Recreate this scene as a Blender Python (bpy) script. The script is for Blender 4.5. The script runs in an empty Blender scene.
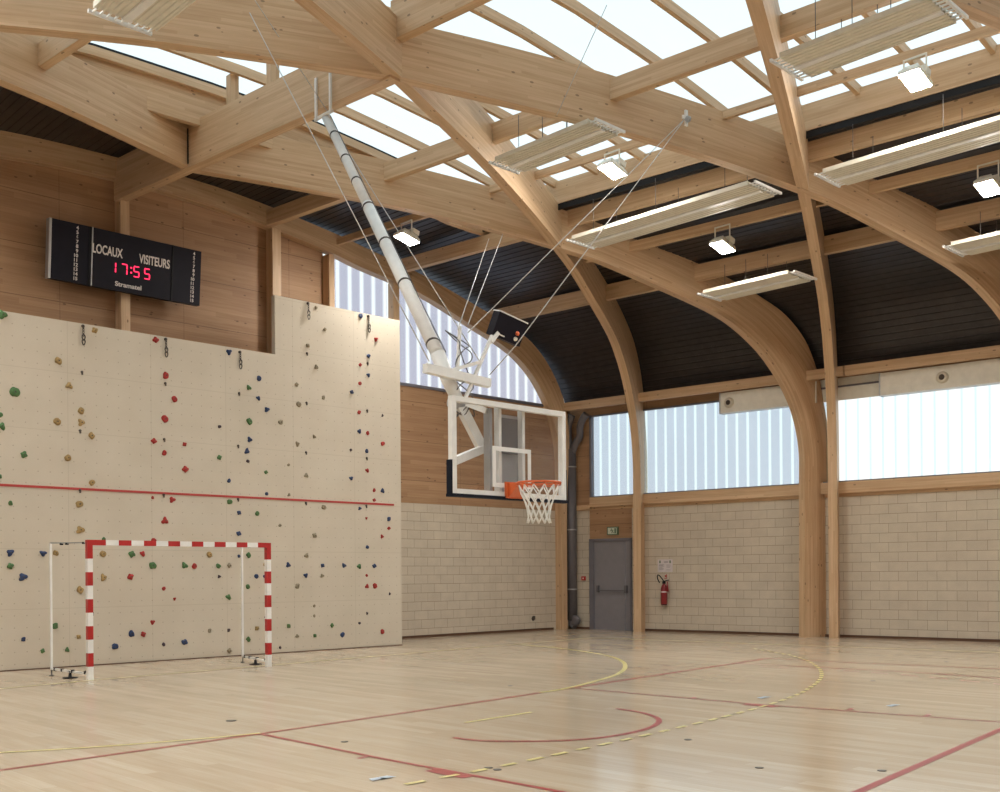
import bpy, bmesh, math, random
from mathutils import Vector, Matrix
import mathutils.noise as mn

# ---------------------------------------------------------------- camera, world, exposure
SC = bpy.context.scene
COL = SC.collection
SC.view_settings.view_transform = 'Standard'
SC.view_settings.look = 'None'
SC.view_settings.gamma = 1.0
SC.view_settings.use_curve_mapping = False
SC.view_settings.exposure = 0.84
SC.cycles.max_bounces = 12
SC.cycles.diffuse_bounces = 6
SC.cycles.transparent_max_bounces = 16
SC.cycles.sample_clamp_indirect = 6.0

F, CY, YAW, ROLL = 1067.08, 574.48, 0.79959, -0.007688
CAM = Vector((-22.991, -19.923, 1.519))
cd = bpy.data.cameras.new('camera')
cam = bpy.data.objects.new('camera', cd)
COL.objects.link(cam)
cd.sensor_fit = 'HORIZONTAL'
cd.sensor_width = 36.0
cd.lens = F / 1000 * 36.0
cd.shift_y = (CY - 396.0) / 1000.0
cd.clip_end = 200
fw = Vector((math.cos(YAW), math.sin(YAW), 0))
rt = Vector((math.sin(YAW), -math.cos(YAW), 0))
upv = rt.cross(fw)
r2 = math.cos(ROLL) * rt + math.sin(ROLL) * upv
u2 = -math.sin(ROLL) * rt + math.cos(ROLL) * upv
M = Matrix((r2, u2, -fw)).transposed().to_4x4()
M.translation = CAM
cam.matrix_world = M
SC.camera = cam

WORLD_STRENGTH = 0.72
LAMP_STRENGTH = 225.0
wd = bpy.data.worlds.new('overcast_sky')
SC.world = wd
wd.use_nodes = True
nt = wd.node_tree
nt.nodes.clear()
wo = nt.nodes.new('ShaderNodeOutputWorld')
wb = nt.nodes.new('ShaderNodeBackground')
wt = nt.nodes.new('ShaderNodeTexCoord')
ws = nt.nodes.new('ShaderNodeSeparateXYZ')
wr = nt.nodes.new('ShaderNodeValToRGB')
wr.color_ramp.elements[0].position = 0.0
wr.color_ramp.elements[0].color = (0.95, 0.97, 0.96, 1)
wr.color_ramp.elements[1].position = 0.6
wr.color_ramp.elements[1].color = (0.76, 0.92, 0.97, 1)
nt.links.new(wt.outputs['Generated'], ws.inputs[0])
nt.links.new(ws.outputs['Z'], wr.inputs[0])
nt.links.new(wr.outputs[0], wb.inputs[0])
wb.inputs[1].default_value = WORLD_STRENGTH
nt.links.new(wb.outputs[0], wo.inputs[0])

# ---------------------------------------------------------------- node helpers
class NB:
    def __init__(s, name, rough=0.6, metal=0.0, spec=0.5):
        s.m = bpy.data.materials.new(name)
        s.m.use_nodes = True
        s.t = s.m.node_tree
        s.p = s.t.nodes['Principled BSDF']
        s.out = s.t.nodes['Material Output']
        s.p.inputs['Roughness'].default_value = rough
        s.p.inputs['Metallic'].default_value = metal
        s.p.inputs['Specular IOR Level'].default_value = spec
    def n(s, typ, **kw):
        nd = s.t.nodes.new(typ)
        for k, v in kw.items():
            if k in nd.inputs: nd.inputs[k].default_value = v
            else: setattr(nd, k, v)
        return nd
    def l(s, a, b): s.t.links.new(a, b)
    def math(s, op, a, b=None, c=None):
        nd = s.t.nodes.new('ShaderNodeMath'); nd.operation = op
        for i, v in enumerate((a, b, c)):
            if v is None: continue
            if isinstance(v, (int, float)): nd.inputs[i].default_value = v
            else: s.l(v, nd.inputs[i])
        return nd.outputs[0]
    def mix(s, fac, a, b, blend='MIX'):
        nd = s.t.nodes.new('ShaderNodeMix'); nd.data_type = 'RGBA'; nd.blend_type = blend
        for i, v in ((0, fac), (6, a), (7, b)):
            if isinstance(v, (int, float)): nd.inputs[i].default_value = v
            elif isinstance(v, tuple): nd.inputs[i].default_value = (*v[:3], 1)
            else: s.l(v, nd.inputs[i])
        return nd.outputs[2]
    def ramp(s, fac, stops):
        nd = s.t.nodes.new('ShaderNodeValToRGB')
        e = nd.color_ramp.elements
        while len(e) < len(stops): e.new(0.5)
        for q, (p, c) in zip(e, stops):
            q.position = p; q.color = (*c, 1) if len(c) == 3 else c
        s.l(fac, nd.inputs[0])
        return nd.outputs[0]
    def uv(s, sx=1, sy=1, sz=1, obj=False):
        tc = s.t.nodes.new('ShaderNodeTexCoord'); mp = s.t.nodes.new('ShaderNodeMapping')
        mp.inputs['Scale'].default_value = (sx, sy, sz)
        s.l(tc.outputs['Object' if obj else 'UV'], mp.inputs[0])
        return mp.outputs[0]
    def noise(s, vec, scale, detail=4, rough=0.55):
        nd = s.n('ShaderNodeTexNoise', Scale=scale, Detail=detail, Roughness=rough)
        s.l(vec, nd.inputs['Vector']); return nd.outputs['Fac']
    def bump(s, h, strength=0.2, dist=0.01):
        nd = s.n('ShaderNodeBump', Strength=strength, Distance=dist)
        s.l(h, nd.inputs['Height']); s.l(nd.outputs[0], s.p.inputs['Normal'])
    def base(s, c):
        if isinstance(c, tuple): s.p.inputs['Base Color'].default_value = (*c, 1)
        else: s.l(c, s.p.inputs['Base Color'])

def flat(name, c, rough=0.5, metal=0.0, vary=0.06, spec=0.5):
    b = NB(name, rough, metal, spec)
    f = b.noise(b.uv(obj=True), 6.0, 3)
    lo = tuple(x * (1 - vary) for x in c); hi = tuple(min(1, x * (1 + vary)) for x in c)
    b.base(b.ramp(f, [(0.3, lo), (0.7, hi)]))
    return b.m

def wood(name, dark, light, knots=0.75, lam=0.045, rough=0.5, board=None):
    b = NB(name, rough, 0, 0.35)
    v = b.uv()
    sp = b.n('ShaderNodeSeparateXYZ'); b.l(v, sp.inputs[0])
    U, V = sp.outputs[0], sp.outputs[1]
    # lamella rows, each with its own tone
    row = b.math('FLOOR', b.math('DIVIDE', V, lam))
    seg = b.math('FLOOR', b.math('ADD', b.math('DIVIDE', U, 2.6), b.math('MULTIPLY', row, 0.37)))
    cb = b.n('ShaderNodeCombineXYZ'); b.l(row, cb.inputs[0]); b.l(seg, cb.inputs[1])
    wn = b.n('ShaderNodeTexWhiteNoise'); wn.noise_dimensions = '2D'; b.l(cb.outputs[0], wn.inputs['Vector'])
    mp = b.n('ShaderNodeMapping'); mp.inputs['Scale'].default_value = (0.55, 14, 1); b.l(v, mp.inputs[0])
    g = b.noise(mp.outputs[0], 2.2, 5, 0.6)
    mp2 = b.n('ShaderNodeMapping'); mp2.inputs['Scale'].default_value = (0.35, 0.9, 1); b.l(v, mp2.inputs[0])
    g2 = b.noise(mp2.outputs[0], 1.5, 3)
    t = b.math('ADD', b.math('MULTIPLY', g, 0.55), b.math('ADD', b.math('MULTIPLY', wn.outputs['Value'], 0.22), b.math('MULTIPLY', g2, 0.3)))
    col = b.ramp(t, [(0.3, dark), (0.72, light)])
    # knots
    mp3 = b.n('ShaderNodeMapping'); mp3.inputs['Scale'].default_value = (3.6, 7.5, 1); b.l(v, mp3.inputs[0])
    vo = b.n('ShaderNodeTexVoronoi', Scale=1.0); b.l(mp3.outputs[0], vo.inputs['Vector'])
    sel = b.n('ShaderNodeSeparateColor'); b.l(vo.outputs['Color'], sel.inputs[0])
    k = b.math('MULTIPLY', b.math('LESS_THAN', vo.outputs['Distance'], 0.12), b.math('LESS_THAN', sel.outputs[0], 0.55))
    col = b.mix(b.math('MULTIPLY', k, knots), col, tuple(x * 0.42 for x in dark))
    # thin glue lines
    ln = b.math('LESS_THAN', b.math('FRACT', b.math('DIVIDE', V, lam)), 0.06)
    col = b.mix(b.math('MULTIPLY', ln, 0.16), col, tuple(x * 0.5 for x in dark))
    if board:
        e1 = b.math('LESS_THAN', b.math('FRACT', b.math('DIVIDE', V, board[1])), 0.015)
        e2 = b.math('LESS_THAN', b.math('FRACT', b.math('DIVIDE', U, board[0])), 0.004)
        col = b.mix(b.math('MULTIPLY', b.math('MAXIMUM', e1, e2), 0.55), col, tuple(x * 0.35 for x in dark))
    b.base(col)
    b.bump(g, 0.08, 0.004)
    return b.m

MAT = {}
MAT['glulam'] = wood('glulam_spruce', (0.47, 0.295, 0.16), (0.655, 0.465, 0.29))
MAT['panel_wood'] = wood('spruce_wall_board', (0.30, 0.165, 0.085), (0.44, 0.27, 0.15), 0.7, 0.10, 0.6, (2.5, 0.95))

def blocks():
    b = NB('concrete_block', 0.85, 0, 0.2)
    v = b.uv()
    br = b.n('ShaderNodeTexBrick')
    br.offset = 0.5
    for k, x in (('Scale', 1.0), ('Mortar Size', 0.0045), ('Mortar Smooth', 0.2), ('Bias', 0.0), ('Brick Width', 0.42), ('Row Height', 0.2173)):
        br.inputs[k].default_value = x
    br.inputs['Color1'].default_value = (0.60, 0.52, 0.41, 1)
    br.inputs['Color2'].default_value = (0.64, 0.56, 0.445, 1)
    br.inputs['Mortar'].default_value = (0.33, 0.27, 0.20, 1)
    b.l(v, br.inputs['Vector'])
    f = b.noise(v, 3.0, 6)
    f2 = b.noise(v, 60, 3)
    c = b.mix(0.3, br.outputs['Color'], b.ramp(f, [(0.3, (0.62, 0.62, 0.62)), (0.7, (1, 1, 1))]), 'MULTIPLY')
    c = b.mix(0.25, c, b.ramp(f2, [(0.35, (0.6, 0.6, 0.6)), (0.65, (1, 1, 1))]), 'MULTIPLY')
    sp = b.n('ShaderNodeSeparateXYZ'); b.l(v, sp.inputs[0])
    hl_ = b.math('LESS_THAN', b.math('FRACT', b.math('ADD', b.math('DIVIDE', sp.outputs[1], 0.2173), 0.02)), 0.05)
    c = b.mix(b.math('MULTIPLY', hl_, 0.55), c, (0.27, 0.21, 0.15))
    b.base(c)
    h = b.math('ADD', b.math('MULTIPLY', br.outputs['Fac'], -1.0), b.math('MULTIPLY', f2, 0.15))
    b.bump(h, 0.35, 0.008)
    return b.m
MAT['block'] = blocks()

def floor_mat():
    b = NB('maple_strip_floor', 0.2, 0, 0.55)
    v = b.uv()
    br = b.n('ShaderNodeTexBrick'); br.offset = 0.37; br.offset_frequency = 2
    for k, x in (('Scale', 1.0), ('Mortar Size', 0.0012), ('Mortar Smooth', 0.1), ('Bias', 0.0), ('Brick Width', 1.9), ('Row Height', 0.13)):
        br.inputs[k].default_value = x
    br.inputs['Color1'].default_value = (0.53, 0.43, 0.315, 1)
    br.inputs['Color2'].default_value = (0.62, 0.53, 0.41, 1)
    br.inputs['Mortar'].default_value = (0.47, 0.36, 0.24, 1)
    b.l(v, br.inputs['Vector'])
    mp = b.n('ShaderNodeMapping'); mp.inputs['Scale'].default_value = (0.6, 9, 1); b.l(v, mp.inputs[0])
    g = b.noise(mp.outputs[0], 2.0, 5, 0.6)
    big = b.noise(v, 0.35, 3)
    c = b.mix(0.55, br.outputs['Color'], b.ramp(g, [(0.3, (0.78, 0.70, 0.60)), (0.7, (1.0, 1.0, 1.0))]), 'MULTIPLY')
    c = b.mix(0.35, c, b.ramp(big, [(0.35, (0.85, 0.82, 0.78)), (0.65, (1, 1, 1))]), 'MULTIPLY')
    b.base(c)
    b.l(b.ramp(big, [(0.3, (0.14, 0.14, 0.14)), (0.7, (0.20, 0.20, 0.20))]), b.p.inputs['Roughness'])
    b.bump(br.outputs['Fac'], -0.06, 0.001)
    return b.m
MAT['floor'] = floor_mat()

def climbing_mat():
    b = NB('climbing_panel', 0.8, 0, 0.2)
    v = b.uv()
    sp = b.n('ShaderNodeSeparateXYZ'); b.l(v, sp.inputs[0])
    U, V = sp.outputs[0], sp.outputs[1]
    fu = b.math('SUBTRACT', b.math('FRACT', b.math('DIVIDE', U, 0.2)), 0.5)
    fv = b.math('SUBTRACT', b.math('FRACT', b.math('DIVIDE', V, 0.2)), 0.5)
    d = b.math('SQRT', b.math('ADD', b.math('MULTIPLY', fu, fu), b.math('MULTIPLY', fv, fv)))
    dot = b.math('LESS_THAN', d, 0.055)
    e1 = b.math('LESS_THAN', b.math('FRACT', b.math('ADD', b.math('DIVIDE', U, 1.5), 0.4)), 0.006)
    e2 = b.math('LESS_THAN', b.math('FRACT', V), 0.008)
    f = b.noise(v, 1.2, 4)
    f2 = b.noise(v, 90, 2)
    c = b.ramp(f, [(0.3, (0.565, 0.50, 0.40)), (0.7, (0.61, 0.545, 0.445))])
    c = b.mix(0.12, c, b.ramp(f2, [(0.3, (0.5, 0.5, 0.5)), (0.7, (1, 1, 1))]), 'MULTIPLY')
    c = b.mix(b.math('MULTIPLY', b.math('MAXIMUM', e1, e2), 0.3), c, (0.30, 0.24, 0.16))
    c = b.mix(b.math('MULTIPLY', dot, 0.42), c, (0.22, 0.17, 0.12))
    b.base(c)
    b.bump(f2, 0.15, 0.003)
    return b.m
MAT['climb'] = climbing_mat()
MAT['deck'] = flat('dark_steel_deck', (0.048, 0.043, 0.045), 0.33, 0.5, 0.15)
MAT['white_paint'] = flat('white_paint', (0.80, 0.79, 0.76), 0.4)
MAT['duct_white'] = flat('duct_white', (0.80, 0.78, 0.70), 0.38)
MAT['cream'] = flat('cream_panel', (0.68, 0.63, 0.52), 0.5)
MAT['heater'] = flat('heater_enamel', (0.68, 0.64, 0.54), 0.45)
MAT['red_paint'] = flat('red_paint', (0.42, 0.02, 0.02), 0.35)
MAT['extinguisher_red'] = flat('extinguisher_red', (0.24, 0.015, 0.02), 0.35)
MAT['steel'] = flat('galvanised_steel', (0.45, 0.46, 0.47), 0.35, 0.7)
MAT['black'] = flat('black_plastic', (0.012, 0.012, 0.014), 0.5, 0, 0.06, 0.2)
MAT['navy'] = flat('dark_foam', (0.010, 0.012, 0.02), 0.7, 0, 0.06, 0.15)
MAT['orange'] = flat('orange_paint', (0.65, 0.13, 0.035), 0.35)
MAT['net'] = flat('net_cord', (0.80, 0.79, 0.75), 0.8)
MAT['door'] = flat('grey_violet_door', (0.225, 0.215, 0.235), 0.5, 0, 0.04)
MAT['door_frame'] = flat('grey_door_frame', (0.155, 0.15, 0.175), 0.5)
MAT['pipe'] = flat('grey_pipe', (0.12, 0.112, 0.12), 0.4)
MAT['trim_dark'] = flat('brown_skirting', (0.10, 0.045, 0.022), 0.6)
MAT['court_red'] = flat('court_red', (0.33, 0.045, 0.04), 0.3)
MAT['court_yellow'] = flat('court_yellow', (0.68, 0.58, 0.24), 0.3)
MAT['court_blue'] = flat('court_blue', (0.45, 0.52, 0.60), 0.35)
MAT['tape_red'] = flat('tape_red', (0.42, 0.04, 0.035), 0.5)
MAT['socket'] = flat('dark_socket', (0.06, 0.045, 0.035), 0.5)
MAT['wire'] = flat('steel_wire', (0.55, 0.53, 0.50), 0.4, 0.3)
MAT['cable_dark'] = flat('dark_cable', (0.10, 0.09, 0.085), 0.5)
MAT['board_black'] = flat('scoreboard_black', (0.012, 0.011, 0.018), 0.5, 0, 0.1, 0.15)
MAT['letter'] = flat('white_lettering', (0.75, 0.70, 0.66), 0.5)
MAT['paper'] = flat('paper', (0.62, 0.56, 0.56), 0.7)
MAT['ink'] = flat('ink', (0.18, 0.16, 0.18), 0.7)
MAT['green'] = flat('sign_green', (0.10, 0.16, 0.09), 0.5)
MAT['sign'] = flat('sign_face', (0.55, 0.60, 0.48), 0.5)
MAT['glass_grey'] = flat('smoked_plate', (0.16, 0.15, 0.15), 0.3)
MAT['facade'] = flat('rendered_facade', (0.62, 0.65, 0.74), 0.9)

def emis(name, c, st):
    b = NB(name)
    e = b.n('ShaderNodeEmission'); e.inputs[0].default_value = (*c, 1); e.inputs[1].default_value = st
    b.l(e.outputs[0], b.out.inputs[0])
    return b.m
MAT['lamp'] = emis('lamp_glow', (1.0, 0.96, 0.90), LAMP_STRENGTH)
MAT['led'] = emis('red_led', (1.0, 0.03, 0.09), 1.4)

def glaze(name, tint, stripe=None, pitch=0.3, wline=0.22, gloss=0.05, phase=0.0, haze=0.0):
    b = NB(name)
    tr = b.n('ShaderNodeBsdfTransparent')
    if stripe:
        sp = b.n('ShaderNodeSeparateXYZ'); b.l(b.uv(), sp.inputs[0])
        fr = b.math('FRACT', b.math('ADD', b.math('DIVIDE', sp.outputs[0], pitch), phase))
        tri = b.math('ABSOLUTE', b.math('SUBTRACT', fr, 0.5))
        k = b.ramp(tri, [(wline * 0.5, (1, 1, 1)), (wline * 0.5 + 0.06, (0, 0, 0))])
        b.l(b.mix(k, tint, stripe), tr.inputs[0])
    else:
        tr.inputs[0].default_value = (*tint, 1)
    last = tr.outputs[0]
    if haze:
        tl = b.n('ShaderNodeBsdfTranslucent'); tl.inputs[0].default_value = (0.85, 0.88, 0.92, 1)
        mx = b.n('ShaderNodeMixShader'); mx.inputs[0].default_value = haze
        b.l(last, mx.inputs[1]); b.l(tl.outputs[0], mx.inputs[2]); last = mx.outputs[0]
    gl = b.n('ShaderNodeBsdfGlossy'); gl.inputs['Roughness'].default_value = 0.15
    m2 = b.n('ShaderNodeMixShader'); m2.inputs[0].default_value = gloss
    b.l(last, m2.inputs[1]); b.l(gl.outputs[0], m2.inputs[2])
    b.l(m2.outputs[0], b.out.inputs[0])
    return b.m
MAT['skyglass'] = glaze('skylight_sheet', (0.97, 0.99, 1.0), gloss=0.02)
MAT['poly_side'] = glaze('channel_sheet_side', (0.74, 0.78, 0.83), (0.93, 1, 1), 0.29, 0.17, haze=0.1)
MAT['poly_glare'] = glaze('channel_sheet_glare', (1, 1, 1), (0.86, 0.93, 0.97), 0.285, 0.10)  # near-white tint carries the overexposed daylight, not the sheet's own colour
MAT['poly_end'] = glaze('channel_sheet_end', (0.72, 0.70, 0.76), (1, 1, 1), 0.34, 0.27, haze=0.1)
MAT['acrylic'] = glaze('backboard_acrylic', (0.97, 0.97, 0.97), gloss=0.04)

# ---------------------------------------------------------------- mesh helpers
class MB:
    def __init__(s):
        s.v = []; s.f = []; s.uv = []; s.mi = []; s.sm = []
    def face(s, pts, uvs, mi=0, smooth=False):
        i = len(s.v); s.v += [tuple(p) for p in pts]; s.f.append(tuple(range(i, i + len(pts))))
        s.uv.append(uvs); s.mi.append(mi); s.sm.append(smooth)
    def box(s, x0, x1, y0, y1, z0, z1, mi=0, frame=None):
        x0, x1 = sorted((x0, x1)); y0, y1 = sorted((y0, y1)); z0, z1 = sorted((z0, z1))
        P = lambda x, y, z: (frame @ Vector((x, y, z))) if frame else (x, y, z)
        q = [((x0,y0,z0),(x1,y0,z0),(x1,y0,z1),(x0,y0,z1),'xz'), ((x1,y1,z0),(x0,y1,z0),(x0,y1,z1),(x1,y1,z1),'xz'),
             ((x1,y0,z0),(x1,y1,z0),(x1,y1,z1),(x1,y0,z1),'yz'), ((x0,y1,z0),(x0,y0,z0),(x0,y0,z1),(x0,y1,z1),'yz'),
             ((x0,y0,z1),(x1,y0,z1),(x1,y1,z1),(x0,y1,z1),'xy'), ((x0,y1,z0),(x1,y1,z0),(x1,y0,z0),(x0,y0,z0),'xy')]
        for a, b_, c, d, t in q:
            ix = {'x': 0, 'y': 1, 'z': 2}
            uv = [(p[ix[t[0]]], p[ix[t[1]]]) for p in (a, b_, c, d)]
            s.face([P(*p) for p in (a, b_, c, d)], uv, mi)
        return s
    def sweep(s, st, w, closed_ends=True, mi=0, side=None, voff=0.0):
        """st: list of (inner point, outer point) 3D; w: width; section is a rectangle"""
        st = [(Vector(a), Vector(b)) for a, b in st]
        if side is None:
            d = (st[-1][0] - st[0][0]); d.z = 0
            side = Vector((-d.y, d.x, 0)).normalized() if d.length > 1e-6 else Vector((0, 1, 0))
        side = Vector(side)
        L = 0; prev = None; rows = []
        for a, b in st:
            m = (a + b) / 2
            if prev is not None: L += (m - prev).length
            prev = m
            rows.append((a - side * w / 2, a + side * w / 2, b + side * w / 2, b - side * w / 2, L, (b - a).length))
        for r0, r1 in zip(rows, rows[1:]):
            u0, u1, h0, h1 = r0[4], r1[4], r0[5], r1[5]
            s.face([r0[0], r1[0], r1[3], r0[3]], [(u0, voff), (u1, voff), (u1, voff + h1), (u0, voff + h0)], mi)
            s.face([r1[1], r0[1], r0[2], r1[2]], [(u1, voff), (u0, voff), (u0, voff + h0), (u1, voff + h1)], mi)
            s.face([r0[1], r1[1], r1[0], r0[0]], [(u0, voff + 3), (u1, voff + 3), (u1, voff + 3 + w), (u0, voff + 3 + w)], mi)
            s.face([r0[3], r1[3], r1[2], r0[2]], [(u0, voff + 5), (u1, voff + 5), (u1, voff + 5 + w), (u0, voff + 5 + w)], mi)
        if closed_ends:
            a = rows[0]; b = rows[-1]
            s.face([a[1], a[0], a[3], a[2]], [(0, 0), (w, 0), (w, a[5]), (0, a[5])], mi)
            s.face([b[0], b[1], b[2], b[3]], [(0, 0), (w, 0), (w, b[5]), (0, b[5])], mi)
        return s
    def bar(s, p, q, w, h, mi=0, voff=0.0):
        """straight bar between two points (centre line), section w (horizontal) x h"""
        p, q = Vector(p), Vector(q); d = (q - p).normalized()
        if abs(d.z) > 0.98: side = Vector((1, 0, 0)); up = Vector((0, 1, 0))
        else:
            side = Vector((-d.y, d.x, 0)).normalized(); up = d.cross(side) * -1
            if up.z < 0: up = -up
        return s.sweep([(p - up * h / 2, p + up * h / 2), (q - up * h / 2, q + up * h / 2)], w, mi=mi, side=side, voff=voff)
    def tube(s, pts, r, n=8, mi=0, cap=True, radii=None):
        pts = [Vector(p) for p in pts]; rings = []
        up = None
        for i, p in enumerate(pts):
            if i == 0: d = pts[1] - pts[0]
            elif i == len(pts) - 1: d = pts[-1] - pts[-2]
            else: d = (pts[i + 1] - p).normalized() + (p - pts[i - 1]).normalized()
            d.normalize()
            if up is None:
                up = Vector((0, 0, 1)) if abs(d.z) < 0.9 else Vector((1, 0, 0))
            x = d.cross(up).normalized(); y = x.cross(d).normalized(); up = y
            rr = radii[i] if radii else r
            rings.append([p + (x * math.cos(2 * math.pi * k / n) + y * math.sin(2 * math.pi * k / n)) * rr for k in range(n)])
        for a, b in zip(rings, rings[1:]):
            for k in range(n):
                k2 = (k + 1) % n
                s.face([a[k2], a[k], b[k], b[k2]], [(0, 0), (1, 0), (1, 1), (0, 1)], mi, True)
        if cap:
            s.face(rings[0], [(0, 0)] * n, mi); s.face(list(reversed(rings[-1])), [(0, 0)] * n, mi)
        return s
    def lathe(s, c, axis, prof, n=16, mi=0):
        """prof: list of (distance along axis, radius)"""
        c = Vector(c); ax = Vector(axis).normalized()
        return s.tube([c + ax * t for t, _ in prof], 0, n, mi, True, [max(r_, 1e-4) for _, r_ in prof])
    def build(s, name, mat, parent=None, loc=None, **props):
        me = bpy.data.meshes.new(name)
        o = None
        loc = Vector(loc) if loc is not None else None
        vs = [tuple(Vector(v) - loc) for v in s.v] if loc is not None else s.v
        me.from_pydata(vs, [], s.f)
        mats = mat if isinstance(mat, (list, tuple)) else [mat]
        for m_ in mats: me.materials.append(MAT[m_] if isinstance(m_, str) else m_)
        ul = me.uv_layers.new(name='UVMap')
        k = 0
        buf = []
        for u in s.uv:
            for a in u: buf += [a[0], a[1]]
        ul.data.foreach_set('uv', buf)
        me.polygons.foreach_set('material_index', s.mi)
        me.polygons.foreach_set('use_smooth', s.sm)
        bm = bmesh.new(); bm.from_mesh(me)
        bmesh.ops.remove_doubles(bm, verts=bm.verts, dist=1e-5)
        bmesh.ops.recalc_face_normals(bm, faces=bm.faces)
        bm.to_mesh(me); bm.free()
        me.update()
        o = bpy.data.objects.new(name, me)
        if loc is not None: o.location = loc
        COL.objects.link(o)
        if parent is not None:
            o.parent = parent
            o.matrix_parent_inverse = Matrix.Translation(-Vector(parent.location)) if parent.get('_w') else Matrix.Identity(4)
        for k_, v_ in props.items(): o[k_] = v_
        return o

def thing(name, label, cat, loc=(0, 0, 0), group=None):
    o = bpy.data.objects.new(name, None)
    o.empty_display_size = 0.1
    COL.objects.link(o)
    o.location = loc
    o['label'] = label; o['category'] = cat
    if group: o['group'] = group
    return o
def part(name, mb, mat, root, **props):
    """mesh given in world coordinates, parented to a root that sits at its own location"""
    o = mb.build(name, mat, None, loc=None, **props)
    base = Vector((0, 0, 0)); r_ = root
    while r_ is not None:
        base += Vector(r_.location); r_ = r_.parent
    for v in o.data.vertices: v.co -= base
    o.parent = root
    return o
def tag(o, label, cat, group=None):
    o['label'] = label; o['category'] = cat
    if group: o['group'] = group
    return o
def structure(o):
    o['kind'] = 'structure'; return o
def catmull(P, n=5):
    out = []
    for i in range(len(P) - 1):
        p0 = P[max(i - 1, 0)]; p1 = P[i]; p2 = P[i + 1]; p3 = P[min(i + 2, len(P) - 1)]
        for k in range(n):
            t = k / n
            out.append(tuple(0.5 * (2 * b + (c - a) * t + (2 * a - 5 * b + 4 * c - d) * t * t + (3 * b - a - 3 * c + d) * t ** 3) for a, b, c, d in zip(p0, p1, p2, p3)))
    out.append(tuple(P[-1]))
    return out
def text_mesh(body, size, mat, place, name, root, extrude=0.002, align='CENTER', bold=0.0):
    """place: 4x4 world matrix of the text plane (x right, y up)"""
    cu = bpy.data.curves.new('lettering', 'FONT')
    cu.body = body; cu.size = size; cu.align_x = align; cu.align_y = 'CENTER'; cu.extrude = extrude; cu.offset = bold
    to = bpy.data.objects.new('lettering', cu); COL.objects.link(to)
    bpy.context.view_layer.update()
    me = bpy.data.meshes.new_from_object(to.evaluated_get(bpy.context.evaluated_depsgraph_get()))
    bpy.data.objects.remove(to); bpy.data.curves.remove(cu)
    me.transform(place)
    me.materials.clear(); me.materials.append(MAT[mat])
    o = bpy.data.objects.new(name, me); COL.objects.link(o)
    base = Vector((0, 0, 0)); r_ = root
    while r_ is not None:
        base += Vector(r_.location); r_ = r_.parent
    me.transform(Matrix.Translation(-base))
    o.parent = root
    return o

# ---------------------------------------------------------------- dimensions
XC = -13.65                     # crown line of the hall
XL = -27.3                     # left wall
YF = -26.5                      # wall behind the camera
SLOPE = 0.115
KS = 0.09                       # the long axis of the hall runs slightly off square
def S(y): return KS * (-y - 2.0)
def sw(x, y, z): return (x + S(y), y, z)
def WX(y): return -0.9 - SLOPE * y          # inner face of the right wall
WN = Vector((-1, -SLOPE, 0)).normalized()   # its inward normal
WT = Vector((SLOPE, -1, 0)).normalized()    # along it, away from the corner
def WP(y, z, off=0.0):
    p = Vector((WX(y), y, z)); return p + WN * off
WF = Matrix.Identity(4)                      # frame: x = along wall (away from corner), y = outward, z = up, origin at the corner
WF.col[0] = (*WT, 0); WF.col[1] = (*(-WN), 0); WF.col[2] = (0, 0, 1, 0); WF.translation = Vector((-0.9, 0, 0))
def SW(y): return -y * math.sqrt(1 + SLOPE ** 2)   # distance along wall for a given y
def wbox(mb, y0, y1, z0, z1, o0, o1, mi=0):
    """box on the right wall; o = inward offset"""
    return mb.box(SW(y0), SW(y1), -o0, -o1, z0, z1, mi, WF)

GAB_IN = [(-1.50, 0.0), (-1.50, 3.4), (-1.55, 4.9), (-1.83, 5.84), (-2.34, 6.59), (-2.98, 7.12), (-3.71, 7.46), (-4.69, 7.77), (-6.45, 8.3), (-8.18, 8.58), (-9.04, 8.75), (-10.66, 8.97), (-12.0, 9.1), (XC, 9.16)]
GAB_OUT = [(-1.27, 0.0), (-1.25, 3.4), (-1.14, 5.1), (-1.3, 6.15), (-1.85, 7.05), (-2.6, 7.68), (-3.4, 7.98), (-4.4, 8.26), (-6.3, 8.74), (-8.1, 9.06), (-9.0, 9.21), (-10.6, 9.41), (-12.0, 9.52), (XC, 9.56)]
DECK_END = [(XC, 9.56), (-12.0, 9.52), (-10.6, 9.42), (-8.8, 9.26), (-7.0, 9.0), (-6.0, 8.80), (-5.0, 8.56), (-4.0, 8.27), (-3.0, 7.93), (-2.3, 7.58), (-1.75, 7.2), (-1.3, 6.75), (-1.0, 6.35), (-0.86, 6.08)]
DECK = [(XC, 9.62), (-12.0, 9.58), (-10.35, 9.50), (-8.8, 9.38), (-7.0, 9.12), (-6.0, 8.88), (-5.2, 8.66), (-4.0, 8.40), (-2.9, 8.08), (-2.2, 7.80), (-1.5, 7.42), (-0.97, 6.85), (-0.70, 6.35), (-0.60, 6.08)]
def sky_z(x): 
    d = abs(x - XC)
    P = [(0, 10.0), (2, 9.97), (3.8, 9.82), (5, 9.68), (7, 9.40)]
    for (a, za), (b, zb) in zip(P, P[1:]):
        if d <= b: return za + (zb - za) * (d - a) / (b - a)
    return P[-1][1] - 0.16 * (d - 7)

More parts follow.
